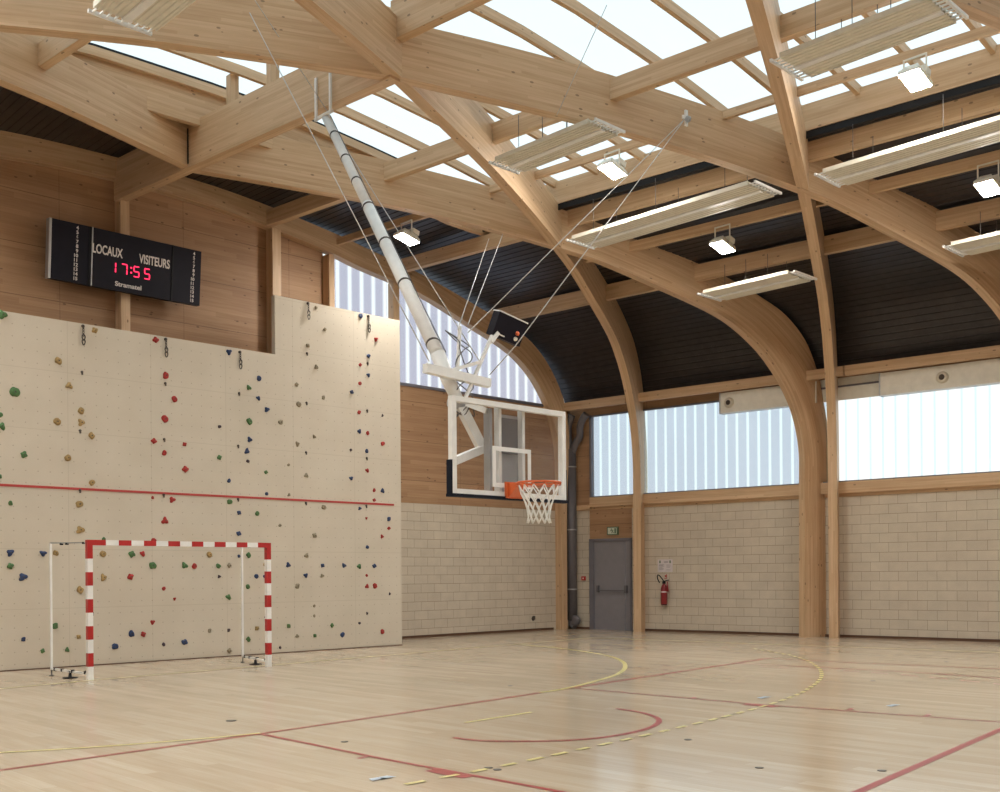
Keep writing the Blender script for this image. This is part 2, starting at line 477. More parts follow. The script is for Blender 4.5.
# ---------------------------------------------------------------- floor
mb = MB()
fx0, fx1, fy0, fy1 = XL - 0.3, 2.6, YF - 0.3, 0.3
mb.face([(fx0, fy0, 0), (fx1, fy0, 0), (fx1, fy1, 0), (fx0, fy1, 0)], [(fy0, fx0), (fy0, fx1), (fy1, fx1), (fy1, fx0)])
mb.face([(fx0, fy0, -0.1), (fx0, fy1, -0.1), (fx1, fy1, -0.1), (fx1, fy0, -0.1)], [(0, 0)] * 4)
floor = structure(mb.build('floor', 'floor'))
def strip(pts, w, z=0.003):
    m = MB(); L = 0
    P = [Vector((x, y, z)) for x, y in pts]; rows = []
    for i, p in enumerate(P):
        if i == 0: d = P[1] - P[0]
        elif i == len(P) - 1: d = P[-1] - P[-2]
        else: d = (P[i + 1] - p).normalized() + (p - P[i - 1]).normalized()
        d.normalize(); n = Vector((-d.y, d.x, 0)) * w / 2
        rows.append((p - n, p + n))
    for a, b in zip(rows, rows[1:]):
        m.face([a[0], b[0], b[1], a[1]], [(0, 0), (1, 0), (1, 1), (0, 1)])
    return m
LZ = [0.002]
def line(pts, w, mat, label, smooth=False, z=None):
    LZ[0] += 0.00012; z = LZ[0]
    if smooth: pts = catmull(pts, 5)
    strip(pts, w, z).build('court_line', mat, floor, label=label)
line([(-23.5, -11.37), (-17.49, -10.93), (-14.29, -10.62), (-6.48, -9.69)], 0.06, 'court_red', 'red baseline')
line([(-17.49, -10.93), (-17.54, -13.0), (-17.50, -15.6)], 0.055, 'court_red', 'red lane line nearer the goal')
line([(-12.4, -10.44), (-12.32, -13.08), (-11.89, -16.2)], 0.045, 'court_red', 'red lane line farther from the goal')
line([(-17.5, -16.53), (-16.09, -16.36), (-12.48, -15.94), (-8.5, -15.46)], 0.07, 'court_red', 'red free-throw line')
line([(-17.58, -13.58), (-17.58, -14.02)], 0.16, 'court_red', 'red lane block', z=0.0035)
line([(-12.40, -13.05), (-12.37, -13.45)], 0.14, 'court_red', 'red lane block', z=0.0035)
for a, b in (((-17.53, -12.72), (-17.68, -12.75)), ((-12.37, -12.26), (-12.2, -12.24)), ((-12.08, -14.17), (-11.93, -14.15)), ((-12.0, -15.0), (-11.85, -14.98))):
    line([a, b], 0.05, 'court_red', 'red lane tick', z=0.0035)
line([(-16.38, -12.48), (-16.33, -12.8), (-16.1, -13.1), (-15.84, -13.33), (-15.48, -13.48), (-15.05, -13.5), (-14.63, -13.42), (-14.22, -13.22), (-13.95, -12.95), (-13.77, -12.6), (-13.71, -12.23)], 0.06, 'court_red', 'red no-charge arc', True)
line([(-6.48, -9.67), (-6.4, -11.0), (-6.0, -13.4), (-5.3, -18.0), (-4.4, -24.0)], 0.05, 'court_red', 'red sideline')
line([(-7.72, -9.85), (-7.55, -11.2), (-7.4, -12.4), (-7.42, -13.6), (-7.65, -14.6), (-8.2, -16.4), (-9.2, -18.3)], 0.05, 'court_red', 'red three-point line', True)
line([(-15.63, -11.82), (-14.57, -11.74)], 0.06, 'court_yellow', 'yellow seven-metre mark')
line([(-21.0, -9.3), (-20.3, -9.85), (-19.65, -10.22), (-18.91, -10.55), (-18.03, -10.80), (-17.47, -10.9)], 0.06, 'court_yellow', 'yellow six-metre line, left part', True)
line([(-13.1, -10.47), (-12.66, -10.42), (-12.08, -10.25), (-11.33, -9.97), (-10.75, -9.73), (-10.31, -9.49), (-9.86, -9.2), (-9.42, -8.87), (-8.83, -8.36), (-8.22, -7.7), (-7.78, -7.08), (-7.40, -6.35), (-7.05, -5.5), (-6.8, -4.6), (-6.66, -3.74)], 0.075, 'court_yellow', 'yellow six-metre arc', True)
line([(-21.5, -5.2), (-16.4, -4.42), (-12.78, -4.1), (-9.95, -3.86), (-6.58, -3.55), (-3.81, -3.3)], 0.05, 'court_yellow', 'yellow goal line')
line([(-3.81, -3.3), (-3.4, -6.5), (-2.6, -12.0), (-2.1, -16.0)], 0.05, 'court_yellow', 'yellow sideline')
N9 = [(-4.57, -8.21), (-5.06, -8.91), (-5.52, -9.53), (-6.2, -10.22), (-6.99, -10.87), (-7.89, -11.5), (-8.73, -11.99), (-9.56, -12.4), (-10.43, -12.75), (-11.03, -12.97), (-12.07, -13.25), (-13.36, -13.49), (-14.68, -13.66), (-15.95, -13.78), (-17.23, -13.88), (-18.41, -13.9)]
cs = catmull(N9, 60); acc = 0; run = [cs[0]]; dashes = []
for a, b in zip(cs, cs[1:]):
    d = math.dist(a, b); acc += d
    on = (acc % 0.33) < 0.18
    if on: run.append(b)
    elif len(run) > 1: dashes.append(run); run = [b]
    else: run = [b]
dm = MB()
for run in dashes:
    s_ = strip(run, 0.055, 0.0065)
    dm.v += []; off = len(dm.v)
    dm.v += s_.v; dm.f += [tuple(i + off for i in f_) for f_ in s_.f]; dm.uv += s_.uv; dm.mi += s_.mi; dm.sm += s_.sm
dm.build('court_line', 'court_yellow', floor, label='dashed yellow nine-metre line')
dm = MB()
cs = [(-8.03, -10.52), (-7.9, -11.3), (-7.82, -11.84), (-7.86, -12.78), (-8.27, -14.26), (-8.8, -15.4)]
for a, b in zip(cs, cs[1:]):
    n_ = max(1, int(math.dist(a, b) / 0.42))
    for k in range(n_):
        p = tuple(a[j] + (b[j] - a[j]) * k / n_ for j in (0, 1)); q = tuple(a[j] + (b[j] - a[j]) * (k + 0.6) / n_ for j in (0, 1))
        s_ = strip([p, q], 0.04, 0.0062); off = len(dm.v)
        dm.v += s_.v; dm.f += [tuple(i + off for i in f_) for f_ in s_.f]; dm.uv += s_.uv; dm.mi += s_.mi; dm.sm += s_.sm
dm.build('court_line', 'court_red', floor, label='dashed thin red line beside the three-point line')
for i, (x, y) in enumerate([(-18.08, -13.58), (-11.7, -12.87), (-11.41, -14.36)]):
    m = MB()
    for dx in (-0.09, 0.09):
        m.face([(x + dx * 0.5 - 0.07, y - 0.04, 0.007), (x + dx * 0.5 + 0.07, y - 0.04, 0.007), (x + dx * 0.5 + 0.04, y + 0.04, 0.007), (x + dx * 0.5 - 0.04, y + 0.04, 0.007)], [(0, 0)] * 4)
    m.build('floor_mark', 'court_blue', floor, label='pale blue floor mark')
for i, (x, y) in enumerate([(-17.2, -9.89), (-17.22, -11.93), (-12.76, -9.58), (-15.0, -14.14), (-17.22, -13.84), (-17.23, -13.95), (-9.48, -3.7), (-9.28, -9.06), (-5.68, -8.57), (-5.21, -12.32), (-8.94, -12.89), (-15.77, -15.37), (-15.24, -16.11), (-17.04, -4.76)]):
    r_ = 0.034 if i != 0 else 0.055
    MB().lathe((x, y, 0.0), (0, 0, 1), [(0, r_), (0.004, r_), (0.005, r_ * 0.8)], 12).build('floor_socket', 'socket', floor)

# ---------------------------------------------------------------- walls
# end wall
mb = MB()
mb.box(XL, -0.4, 0, 0.3, 0, 3.26)
structure(mb.build('wall_back', 'block'))
def poly_wall(name, pts, y0, y1, mat, **k):
    m = MB(); n = len(pts)
    m.face([(x, y0, z) for x, z in pts], [(x, z) for x, z in pts])
    m.face([(x, y1, z) for x, z in reversed(pts)], [(x, z) for x, z in reversed(pts)])
    for i in range(n):
        a, b = pts[i], pts[(i + 1) % n]
        m.face([(a[0], y0, a[1]), (a[0], y1, a[1]), (b[0], y1, b[1]), (b[0], y0, b[1])], [(0, 0), (0.3, 0), (0.3, 1), (0, 1)])
    return m.build(name, mat, **k)
mir = lambda P: [(2 * XC - x, z) for x, z in P]
gin = catmull(GAB_IN, 3)
upper = [(x, z + 0.08) for x, z in gin if x < -9.1]
left_top = list(reversed(mir([(x, z + 0.08) for x, z in gin if z > 6.6])))
pts = [(-9.1, 3.26)] + [(-9.1, 8.84)] + upper + left_top[0:0] + [(2 * XC - x, z) for x, z in reversed([(x, z + 0.08) for x, z in gin if z > 6.6])] + [(XL + 0.4, 5.8), (XL + 0.4, 3.26)]
structure(poly_wall('wall_back_timber', pts, 0.0, 0.12, 'panel_wood'))
structure(poly_wall('wall_back_timber_low', [(-9.1, 3.26), (-0.75, 3.26), (-0.75, 6.1), (-9.1, 6.1)], 0.0, 0.12, 'panel_wood'))
# translucent end windows, following the gable arch
arch = [(x, z + 0.05) for x, z in gin if z > 6.1 and x > -9.1]
w1 = [(x, z) for x, z in arch if x > -7.16]
def zat(x):
    for (a, za), (b, zb) in zip(arch, arch[1:]):
        if b <= x <= a: return za + (zb - za) * (x - a) / (b - a)
    return arch[-1][1]
pw = [(-7.07, 6.12), (-1.85, 6.12)] + [p for p in arch if p[0] > -7.07] + [(-7.07, zat(-7.07))]
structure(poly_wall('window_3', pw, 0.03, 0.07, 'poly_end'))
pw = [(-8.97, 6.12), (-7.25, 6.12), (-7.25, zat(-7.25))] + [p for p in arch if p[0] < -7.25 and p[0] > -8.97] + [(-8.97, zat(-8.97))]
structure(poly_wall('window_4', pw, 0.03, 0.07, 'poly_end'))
mb = MB(); mb.box(-7.07, -1.7, -0.03, 0.05, 6.06, 6.13)
structure(mb.build('trim_1', 'door_frame'))
mb = MB(); mb.box(-8.35, -1.62, -0.03, 0.0, 0.0, 0.06)
structure(mb.build('baseboard_back', 'trim_dark'))
# gable arch beams (end wall)
ci, co = catmull(GAB_IN, 4), catmull(GAB_OUT, 4)
for s_, lab in ((0, 'curved timber gable arch on the end wall, right of the hoop'), (1, 'curved timber gable arch on the end wall, left side')):
    st = [((x if not s_ else 2 * XC - x, -0.11, z), (X if not s_ else 2 * XC - X, -0.11, Z)) for (x, z), (X, Z) in zip(ci, co)]
    o = MB().sweep(st, 0.22, side=(0, 1, 0)).build('gable_arch', 'glulam')
    tag(o, lab, 'beam')
# posts of the end wall
for x0, x1, z0, z1, lab in ((-13.93, -13.75, 3.26, 9.15, 'timber post behind the scoreboard'), (-10.57, -10.36, 3.26, 8.96, 'timber post where the climbing wall steps up'), (-9.11, -8.97, 3.26, 8.7, 'slim timber post left of the translucent end panels'), (-7.25, -7.07, 6.1, 8.42, 'timber mullion between the translucent end panels')):
    d = 0.26 if z0 < 4 else 0.2
    o = MB().sweep([((x0, -d / 2, z0), (x1, -d / 2, z0)), ((x0, -d / 2, z1), (x1, -d / 2, z1))], d, side=(0, 1, 0)).build('wall_post', 'glulam')
    tag(o, lab, 'post')

# right wall
mb = MB()
wbox(mb, 0, -0.66, 0, 3.26, -0.3, 0); wbox(mb, -2.01, -28.0, 0, 3.26, -0.3, 0)
structure(mb.build('wall_right', 'block'))
mb = MB()
wbox(mb, -0.66, -2.01, 2.47, 3.28, -0.12, 0.0)        # panel over the door
wbox(mb, 0, -0.74, 3.26, 6.1, -0.12, 0.0)
wbox(mb, -0.74, -28, 3.26, 3.42, -0.12, 0.0)
wbox(mb, -0.74, -28, 5.83, 6.3, -0.12, 0.0)
structure(mb.build('wall_right_timber', 'panel_wood'))
mb = MB(); wbox(mb, -2.3, -28, 0, 0.06, 0.0, 0.03); wbox(mb, 0, -0.66, 0, 0.06, 0.0, 0.03)
structure(mb.build('baseboard_right', 'trim_dark'))
mb = MB(); wbox(mb, -0.05, -0.74, 3.28, 3.40, 0.0, 0.10); wbox(mb, -0.74, -28, 3.34, 3.6, -0.1, 0.12); wbox(mb, -0.05, -28, 3.26, 3.34, 0.0, 0.03)
structure(mb.build('trim_2', 'glulam'))
mb = MB(); wbox(mb, -0.70, -0.76, 3.55, 5.85, -0.05, 0.05); wbox(mb, -0.74, -28, 3.59, 3.63, -0.02, 0.06); wbox(mb, -0.74, -28, 5.80, 5.84, -0.02, 0.05)
structure(mb.build('trim_3', 'door_frame'))
def wpane(name, y0, y1, z0, z1, mat, off=-0.03):
    m = MB(); a, b = SW(y0), SW(y1)
    P = lambda u, v, w: WF @ Vector((u, v, w))
    m.face([P(a, -off, z0), P(b, -off, z0), P(b, -off, z1), P(a, -off, z1)], [(a, z0), (b, z0), (b, z1), (a, z1)])
    m.face([P(a, -off + 0.03, z0), P(a, -off + 0.03, z1), P(b, -off + 0.03, z1), P(b, -off + 0.03, z0)], [(a, z0), (a, z1), (b, z1), (b, z0)])
    return structure(m.build(name, mat))
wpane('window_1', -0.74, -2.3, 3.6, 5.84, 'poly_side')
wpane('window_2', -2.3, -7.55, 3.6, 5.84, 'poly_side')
wpane('window_5', -7.55, -28, 3.6, 5.84, 'poly_glare')
# recess panel behind the column pair
mb = MB(); wbox(mb, -7.15, -8.64, 5.5, 6.02, 0.0, 0.03)
structure(mb.build('trim_4', 'duct_white'))

# left wall and wall behind the camera (close the hall)
mb = MB(); mb.box(XL - 0.3, XL, YF, 0.3, 0, 3.3); structure(mb.build('wall_left', 'block'))
mb = MB(); mb.box(XL - 0.1, XL, YF, 0.3, 5.5, 6.4); mb.box(XL - 0.1, XL + 0.05, YF, 0.3, 3.3, 3.6); structure(mb.build('wall_left_timber', 'panel_wood'))
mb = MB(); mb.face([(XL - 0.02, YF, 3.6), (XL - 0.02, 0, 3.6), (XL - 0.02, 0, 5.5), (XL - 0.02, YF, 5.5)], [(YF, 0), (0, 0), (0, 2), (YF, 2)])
structure(mb.build('window_6', 'poly_glare'))
mb = MB(); mb.box(XL - 0.3, 2.6, YF - 0.3, YF, 0, 10.4); structure(mb.build('wall_front', 'panel_wood'))

# ---------------------------------------------------------------- roof
def deck_pts(prof):
    dense = catmull(prof, 6)
    L = [0]
    for a, b in zip(dense, dense[1:]): L.append(L[-1] + math.dist(a, b))
    tot = L[-1]; res = []; NR = 86
    def at(s):
        for i in range(len(L) - 1):
            if L[i + 1] >= s - 1e-9:
                t = (s - L[i]) / (L[i + 1] - L[i] + 1e-9); a, b = dense[i], dense[i + 1]
                nx, nz = (b[1] - a[1]), -(b[0] - a[0]); m = math.hypot(nx, nz)
                return a[0] + (b[0] - a[0]) * t, a[1] + (b[1] - a[1]) * t, -nx / m, -nz / m
        a = dense[-1]; return a[0], a[1], 1.0, 0.0
    for k in range(NR):
        for fr, h in ((0, 0), (0.76, 0), (0.80, 0.012), (0.96, 0.012)):
            x, z, nx, nz = at(tot * (k + fr) / NR); res.append((x + nx * h, z + nz * h))
    x, z, nx, nz = at(tot); res.append((x, z))
    return res
DPE, DPS = deck_pts(DECK_END), deck_pts(DECK)
def deck_mesh(name, x_lim, y0, y1, mirror, start=False):
    m = MB()
    def pos(i, y, end):
        x, z = (DPE if end else DPS)[i]
        if mirror: return (2 * XC - x + (0 if end else S(y)), y, z)
        if end: return (x, y, z)
        w = min(1, max(0, (x + 4.0) / 3.2)); w = w * w * (3 - 2 * w)
        X = x + S(y)
        return (X + (WX(y) + 0.1 - (-0.60 + S(y))) * w, y, z)
    for i in range(len(DPS) - 1):
        if DPS[i][0] < x_lim: continue
        m.face([pos(i, y0, start), pos(i + 1, y0, start), pos(i + 1, y1, False), pos(i, y1, False)], [(0, 0), (1, 0), (1, 1), (0, 1)])
    return structure(m.build(name, 'deck'))
YS = -3.0                       # end of the skylight
deck_mesh('ceiling', XC - 0.01, 0.1, YS, False, True)
deck_mesh('ceiling_end_left', XC - 0.01, 0.1, YS, True, True)
deck_mesh('ceiling_right', -7.1, YS, YF, False)
deck_mesh('ceiling_left', -7.1, YS, YF, True)
m = MB()
for x_, w_ in ((-7.08, 0.03),):
    m.sweep([(sw(x_, YS, 9.0), sw(x_, YS, 9.3)), (sw(x_, YF, 9.0), sw(x_, YF, 9.3))], w_)
structure(m.build('trim_5', 'black'))
# roof-light sheet
mb = MB(); N = 24
xs = [XC - 7.0 + 14.0 * i / N for i in range(N + 1)]
for a, b in zip(xs, xs[1:]):
    for dz in (0.17, 0.2):
        mb.face([sw(a, YS, sky_z(a) + dz), sw(b, YS, sky_z(b) + dz), sw(b, YF, sky_z(b) + dz), sw(a, YF, sky_z(a) + dz)], [(0, 0), (1, 0), (1, 1), (0, 1)])
structure(mb.build('window_7', 'skyglass'))
# upstand at the end of the roof light
xs = [XC - 7.0 + 14.0 * i / 20 for i in range(21)]
o = MB().sweep([(sw(x, YS + 0.05, max(sky_z(x) - 0.62, 8.95)), sw(x, YS + 0.05, sky_z(x) + 0.1)) for x in xs], 0.12, side=(0, 1, 0)).build('upstand_beam', 'glulam')
tag(o, 'deep curved upstand beam closing the end of the roof light', 'beam')
part('flashing', MB().sweep([(sw(x, YS - 0.02, sky_z(x) + 0.12), sw(x, YS - 0.02, sky_z(x) + 0.17)) for x in xs], 0.10, side=(0, 1, 0)), 'black', o)
part('edge_trim', MB().sweep([(sw(x, YS - 0.06, sky_z(x) - 0.04), sw(x, YS - 0.06, sky_z(x) + 0.11)) for x in xs], 0.10, side=(0, 1, 0)), 'glulam', o)

# arched ribs
INN = [(-1.08, 0), (-1.05, 3.5), (-1.06, 4.4), (-1.22, 5.15), (-1.53, 5.8), (-2.02, 6.44), (-2.53, 6.88), (-3.05, 7.2), (-3.7, 7.45), (-4.6, 7.72), (-5.9, 8.09), (-6.75, 8.25), (-8.3, 8.47), (-10.35, 8.66), (-12.0, 8.73), (XC, 8.78)]
OUT = [(-0.36, 0), (-0.36, 3.5), (-0.38, 4.7), (-0.56, 5.7), (-0.70, 6.25), (-1.0, 6.9), (-1.5, 7.42), (-2.05, 7.73), (-2.9, 8.08), (-4.0, 8.42), (-5.3, 8.74), (-6.3, 8.97), (-8.0, 9.27), (-10.35, 9.50), (-12.0, 9.58), (XC, 9.6)]
RI, RO = catmull(INN, 4), catmull(OUT, 4)
def rib(yr, yc, yl, label):
    TH = 0.2; dY = -0.105
    def py(x, ye): return ye + (yc - ye) * (abs(x) - 1.1) / 12.55 + dY
    st = []
    if yr is not None:
        for (a, za), (b, zb) in zip(RI, RO): st.append((sw(a, py(a, yr), za), sw(b, py(b, yr), zb)))
    if yl is not None:
        L = []
        for (a, za), (b, zb) in zip(RI, RO): L.append((sw(2 * XC - a, py(a, yl), za), sw(2 * XC - b, py(b, yl), zb)))
        L.reverse()
        if st: L = L[1:]
        st = st + L
    ref = yr if yr is not None else yl
    d = Vector((st[-1][0][0] - st[0][0][0], st[-1][0][1] - st[0][0][1], 0)).normalized()
    side = Vector((-d.y, d.x, 0))
    loc = Vector(st[0][0]); loc.z = 0
    o = MB().sweep(st, TH, side=side, voff=abs(ref)).build('arched_rib', 'glulam', loc=loc)
    return tag(o, label, 'beam', None)
RT = {'A': (-2.31, -7.6), 'B': (-7.66, -13.05), 'C': (-12.9, -18.3)}
rib(-6.88, -2.33, None, 'broad curved timber rib from the thick right column, sweeping left to the spine beam')
rib(None, -2.33, -7.4, 'straight-looking timber rib at upper left meeting the spine beam above the scoreboard')
rib(-2.37, -7.6, -12.8, 'curved timber rib rising from the column beside the grey door')
ribP = rib(-12.02, -7.6, -2.4, 'long timber rib crossing the whole upper part of the picture, small pulley hook on it')
rib(-7.66, -13.05, -18.2, 'slender-looking timber rib rising from the thin right column')
rib(-17.4, -13.1, -7.6, 'timber rib across the top right corner above the heater panel')
rib(-12.9, -18.3, -23.6, 'timber rib from the right wall passing above the camera')
rib(-22.7, -18.3, -12.9, 'rearmost timber rib springing from the right wall')
# spine beam, deeper in the end bay
o = MB().sweep([(sw(XC - 0.08, -0.12, 8.74), sw(XC - 0.08, -0.12, 9.52)), (sw(XC - 0.08, -7.75, 8.74), sw(XC - 0.08, -7.75, 9.52))], 0.2).build('spine_beam', 'glulam')
spine = tag(o, 'deep straight timber spine beam from the end wall to the big rib crossing', 'beam')
for k, (a, b) in enumerate(((-7.75, -13.1), (-13.1, -18.4), (-18.4, YF))):
    o2 = MB().sweep([(sw(XC - 0.08, a, 9.28), sw(XC - 0.08, a, 9.85)), (sw(XC - 0.08, b, 9.28), sw(XC - 0.08, b, 9.85))], 0.16, voff=1.0 + k).build('spine_beam', 'glulam')
    tag(o2, ['shallower spine beam at the top, just past the big rib crossing', 'spine beam above the camera, second bay from the rib crossing', 'spine beam above the camera, farthest from the end wall'][k], 'beam')
for yy in (-3.8, -4.9):
    p_ = sw(XC - 0.08, yy, 0)
    part('post', MB().sweep([((p_[0] - 0.08, yy, 9.45), (p_[0] + 0.08, yy, 9.45)), ((p_[0] - 0.08, yy, 10.02), (p_[0] + 0.08, yy, 10.02))], 0.14, side=(0, 1, 0)), 'glulam', spine)
# slim steel joint plates at the crown nodes
for yy in (-2.62,):
    p_ = sw(XC - 0.19, yy, 0)
    part('joint_plate', MB().box(p_[0] - 0.01, p_[0] + 0.005, yy - 0.035, yy - 0.015, 8.8, 9.42), 'black', spine)

# crossings of ribs at a given x (right half)
QF = [(-2.37, -7.6), (-7.66, -13.05), (-12.9, -18.3)]
RF = [(-6.88, -2.33), (-12.02, -7.6), (-17.4, -13.1), (-22.7, -18.3)]
def cross(x):
    ys = []
    for y0, yc in QF + RF: ys.append(('q' if (y0, yc) in QF else 'r', y0 + (yc - y0) * (abs(x) - 1.1) / 12.55 - 0.105))
    return sorted(ys, key=lambda t: -t[1])
ORD = ['first', 'second', 'third', 'fourth', 'fifth', 'sixth', 'seventh', 'eighth', 'ninth', 'tenth', 'eleventh', 'twelfth', 'thirteenth', 'fourteenth', 'fifteenth', 'sixteenth', 'seventeenth', 'eighteenth', 'nineteenth', 'twentieth', 'twenty-first', 'twenty-second', 'twenty-third', 'twenty-fourth', 'twenty-fifth']
def purlin(x, zb, zt, w, y0, y1, label, grp):
    o = MB().sweep([(sw(x, y0, zb), sw(x, y0, zt)), (sw(x, y1, zb), sw(x, y1, zt))], w, voff=abs(x) + abs(y0) * 0.3).build('purlin', 'glulam')
    tag(o, label, 'purlin', grp)
    return o
ROWS = [(-10.35, 9.10, 9.43, 0.14, 'stout purlin under the roof glazing', False),
        (-8.35, 9.18, 9.32, 0.08, 'thin purlin under the roof glazing', False),
        (-7.05, 9.12, 9.58, 0.14, 'deep timber edge beam below the roof light', False),
        (-6.7, 8.74, 9.08, 0.12, 'purlin just below the edge beam, under dark deck', False),
        (-5.35, 8.40, 8.60, 0.10, 'thin purlin under the dark deck', False),
        (-3.8, 7.95, 8.30, 0.14, 'stout lower purlin under the dark deck', True)]
for x, zb, zt, w, lab, to_end in ROWS:
    ys = cross(x)
    if x > -6.8: seq = [y for _, y in ys]
    else: seq = [y for _, y in ys]
    pts = ([-0.1] if to_end else ([YS] if x == -7.05 else [])) + seq + [YF + 0.1]
    n = 0
    for a, b in zip(pts, pts[1:]):
        if (a - b < 0.45 and x != -7.05) or b < -20: continue
        n += 1
        where = ' in the end bay' if a > -0.5 else ', %s bay from the end wall' % ORD[n - 1]
        purlin(x, zb, zt, w, a, b, lab + where, 'purlins between the ribs')
for x, zb, zt, w, lab in ((-10.62, 8.98, 9.30, 0.14, 'stout purlin joining the end wall beam above the step of the climbing wall'),
                     (-8.84, 8.95, 9.10, 0.08, 'thin purlin carrying the floodlight near the end wall'),
                     (-7.16, 8.62, 8.92, 0.14, 'stout purlin from the end wall mullion, behind the hoop pole')):
    yr = -6.88 + 4.55 * (abs(x) - 1.1) / 12.55 - 0.105
    purlin(x + 0.16, zb, zt, w, -0.1, yr + 0.05, lab, 'purlins in the end bay')
# mirrored stout purlin visible at upper left
for k, (a, b) in enumerate(((-3.6, -6.1), (-9.2, -11.4))):
    purlin(-16.95, 9.08, 9.42, 0.14, a, b, ['short stout purlin at the top left between two ribs', 'short stout purlin above the camera, left of the spine beam'][k], 'purlins between the ribs')
# eaves purlin follows the right wall
pts = [-0.05, -2.15, -7.0, -7.95, -12.4, -18.0]
labs = ['eaves purlin above the door, end to first column', 'eaves purlin between the door column and the thick column', 'short eaves purlin between the paired columns', 'eaves purlin right of the paired columns', 'eaves purlin beyond the right picture edge']
for (a, b), lab in zip(zip(pts, pts[1:]), labs):
    m = MB(); p, q = WP(a - 0.02, 0, 0.42), WP(b + 0.02, 0, 0.42)
    m.sweep([((p.x, p.y, 5.98), (p.x, p.y, 6.2)), ((q.x, q.y, 5.98), (q.x, q.y, 6.2))], 0.12)
    tag(m.build('purlin', 'glulam'), lab, 'purlin', 'eaves purlins')
# glazing rafters
yy = -3.95; n = 0
while yy > -20:
    n += 1
    xs = [XC - 6.9 + 13.8 * i / 20 for i in range(21)]
    o = MB().sweep([(sw(x, yy, sky_z(x)), sw(x, yy, sky_z(x) + 0.16)) for x in xs], 0.08, side=(0, 1, 0), voff=n * 0.7).build('glazing_rafter', 'glulam')
    tag(o, 'slim curved rafter under the roof glazing, %s from the end wall' % ORD[n - 1], 'rafter', 'glazing rafters')
    yy -= 1.06
# open ground outside
mb = MB(); mb.face([(-60, -60, -0.5), (60, -60, -0.5), (60, 60, -0.5), (-60, 60, -0.5)], [(0, 0)] * 4)
structure(mb.build('floor_outside', 'facade'))

# ---------------------------------------------------------------- climbing wall
CWY = -1.8
cw = thing('climbing_wall', 'tall cream climbing wall with stepped top behind the goal', 'climbing wall', (-12, CWY, 0))
m = MB()
outl = [(-27.0, 0.0), (-8.36, 0.0), (-8.36, 7.055), (-11.5, 7.055), (-11.5, 5.885), (-27.0, 5.885)]
m.face([(x, CWY, z) for x, z in outl], [(x, z) for x, z in outl])
m.face([(x, CWY + 0.12, z) for x, z in reversed(outl)], [(x, z) for x, z in reversed(outl)])
for a, b in zip(outl, outl[1:] + outl[:1]):
    m.face([(a[0], CWY, a[1]), (a[0], CWY + 0.12, a[1]), (b[0], CWY + 0.12, b[1]), (b[0], CWY, b[1])], [(0, 0.05)] * 4)
part('climbing_panel', m, 'climb', cw)
m = MB()
for x in (-8.5, -11.0, -13.0, -15.0, -17.0, -19.0):
    top = 5.6
    m.bar((x, CWY + 0.16, 0), (x, CWY + 0.16, top), 0.08, 0.08); m.bar((x, CWY + 0.16, top - 0.1), (x, -0.12, top - 0.1), 0.08, 0.08); m.bar((x, CWY + 0.16, 3.0), (x, -0.02, 3.0), 0.08, 0.08)
part('support_frame', m, 'steel', cw)
part('base_joint', MB().box(-27.0, -8.36, CWY - 0.015, CWY - 0.001, 0.0, 0.018), 'trim_dark', cw)
part('red_line', MB().box(-27.0, -8.56, CWY - 0.012, CWY - 0.002, 3.02, 3.06), 'tape_red', cw, label='thin red line across the climbing wall')
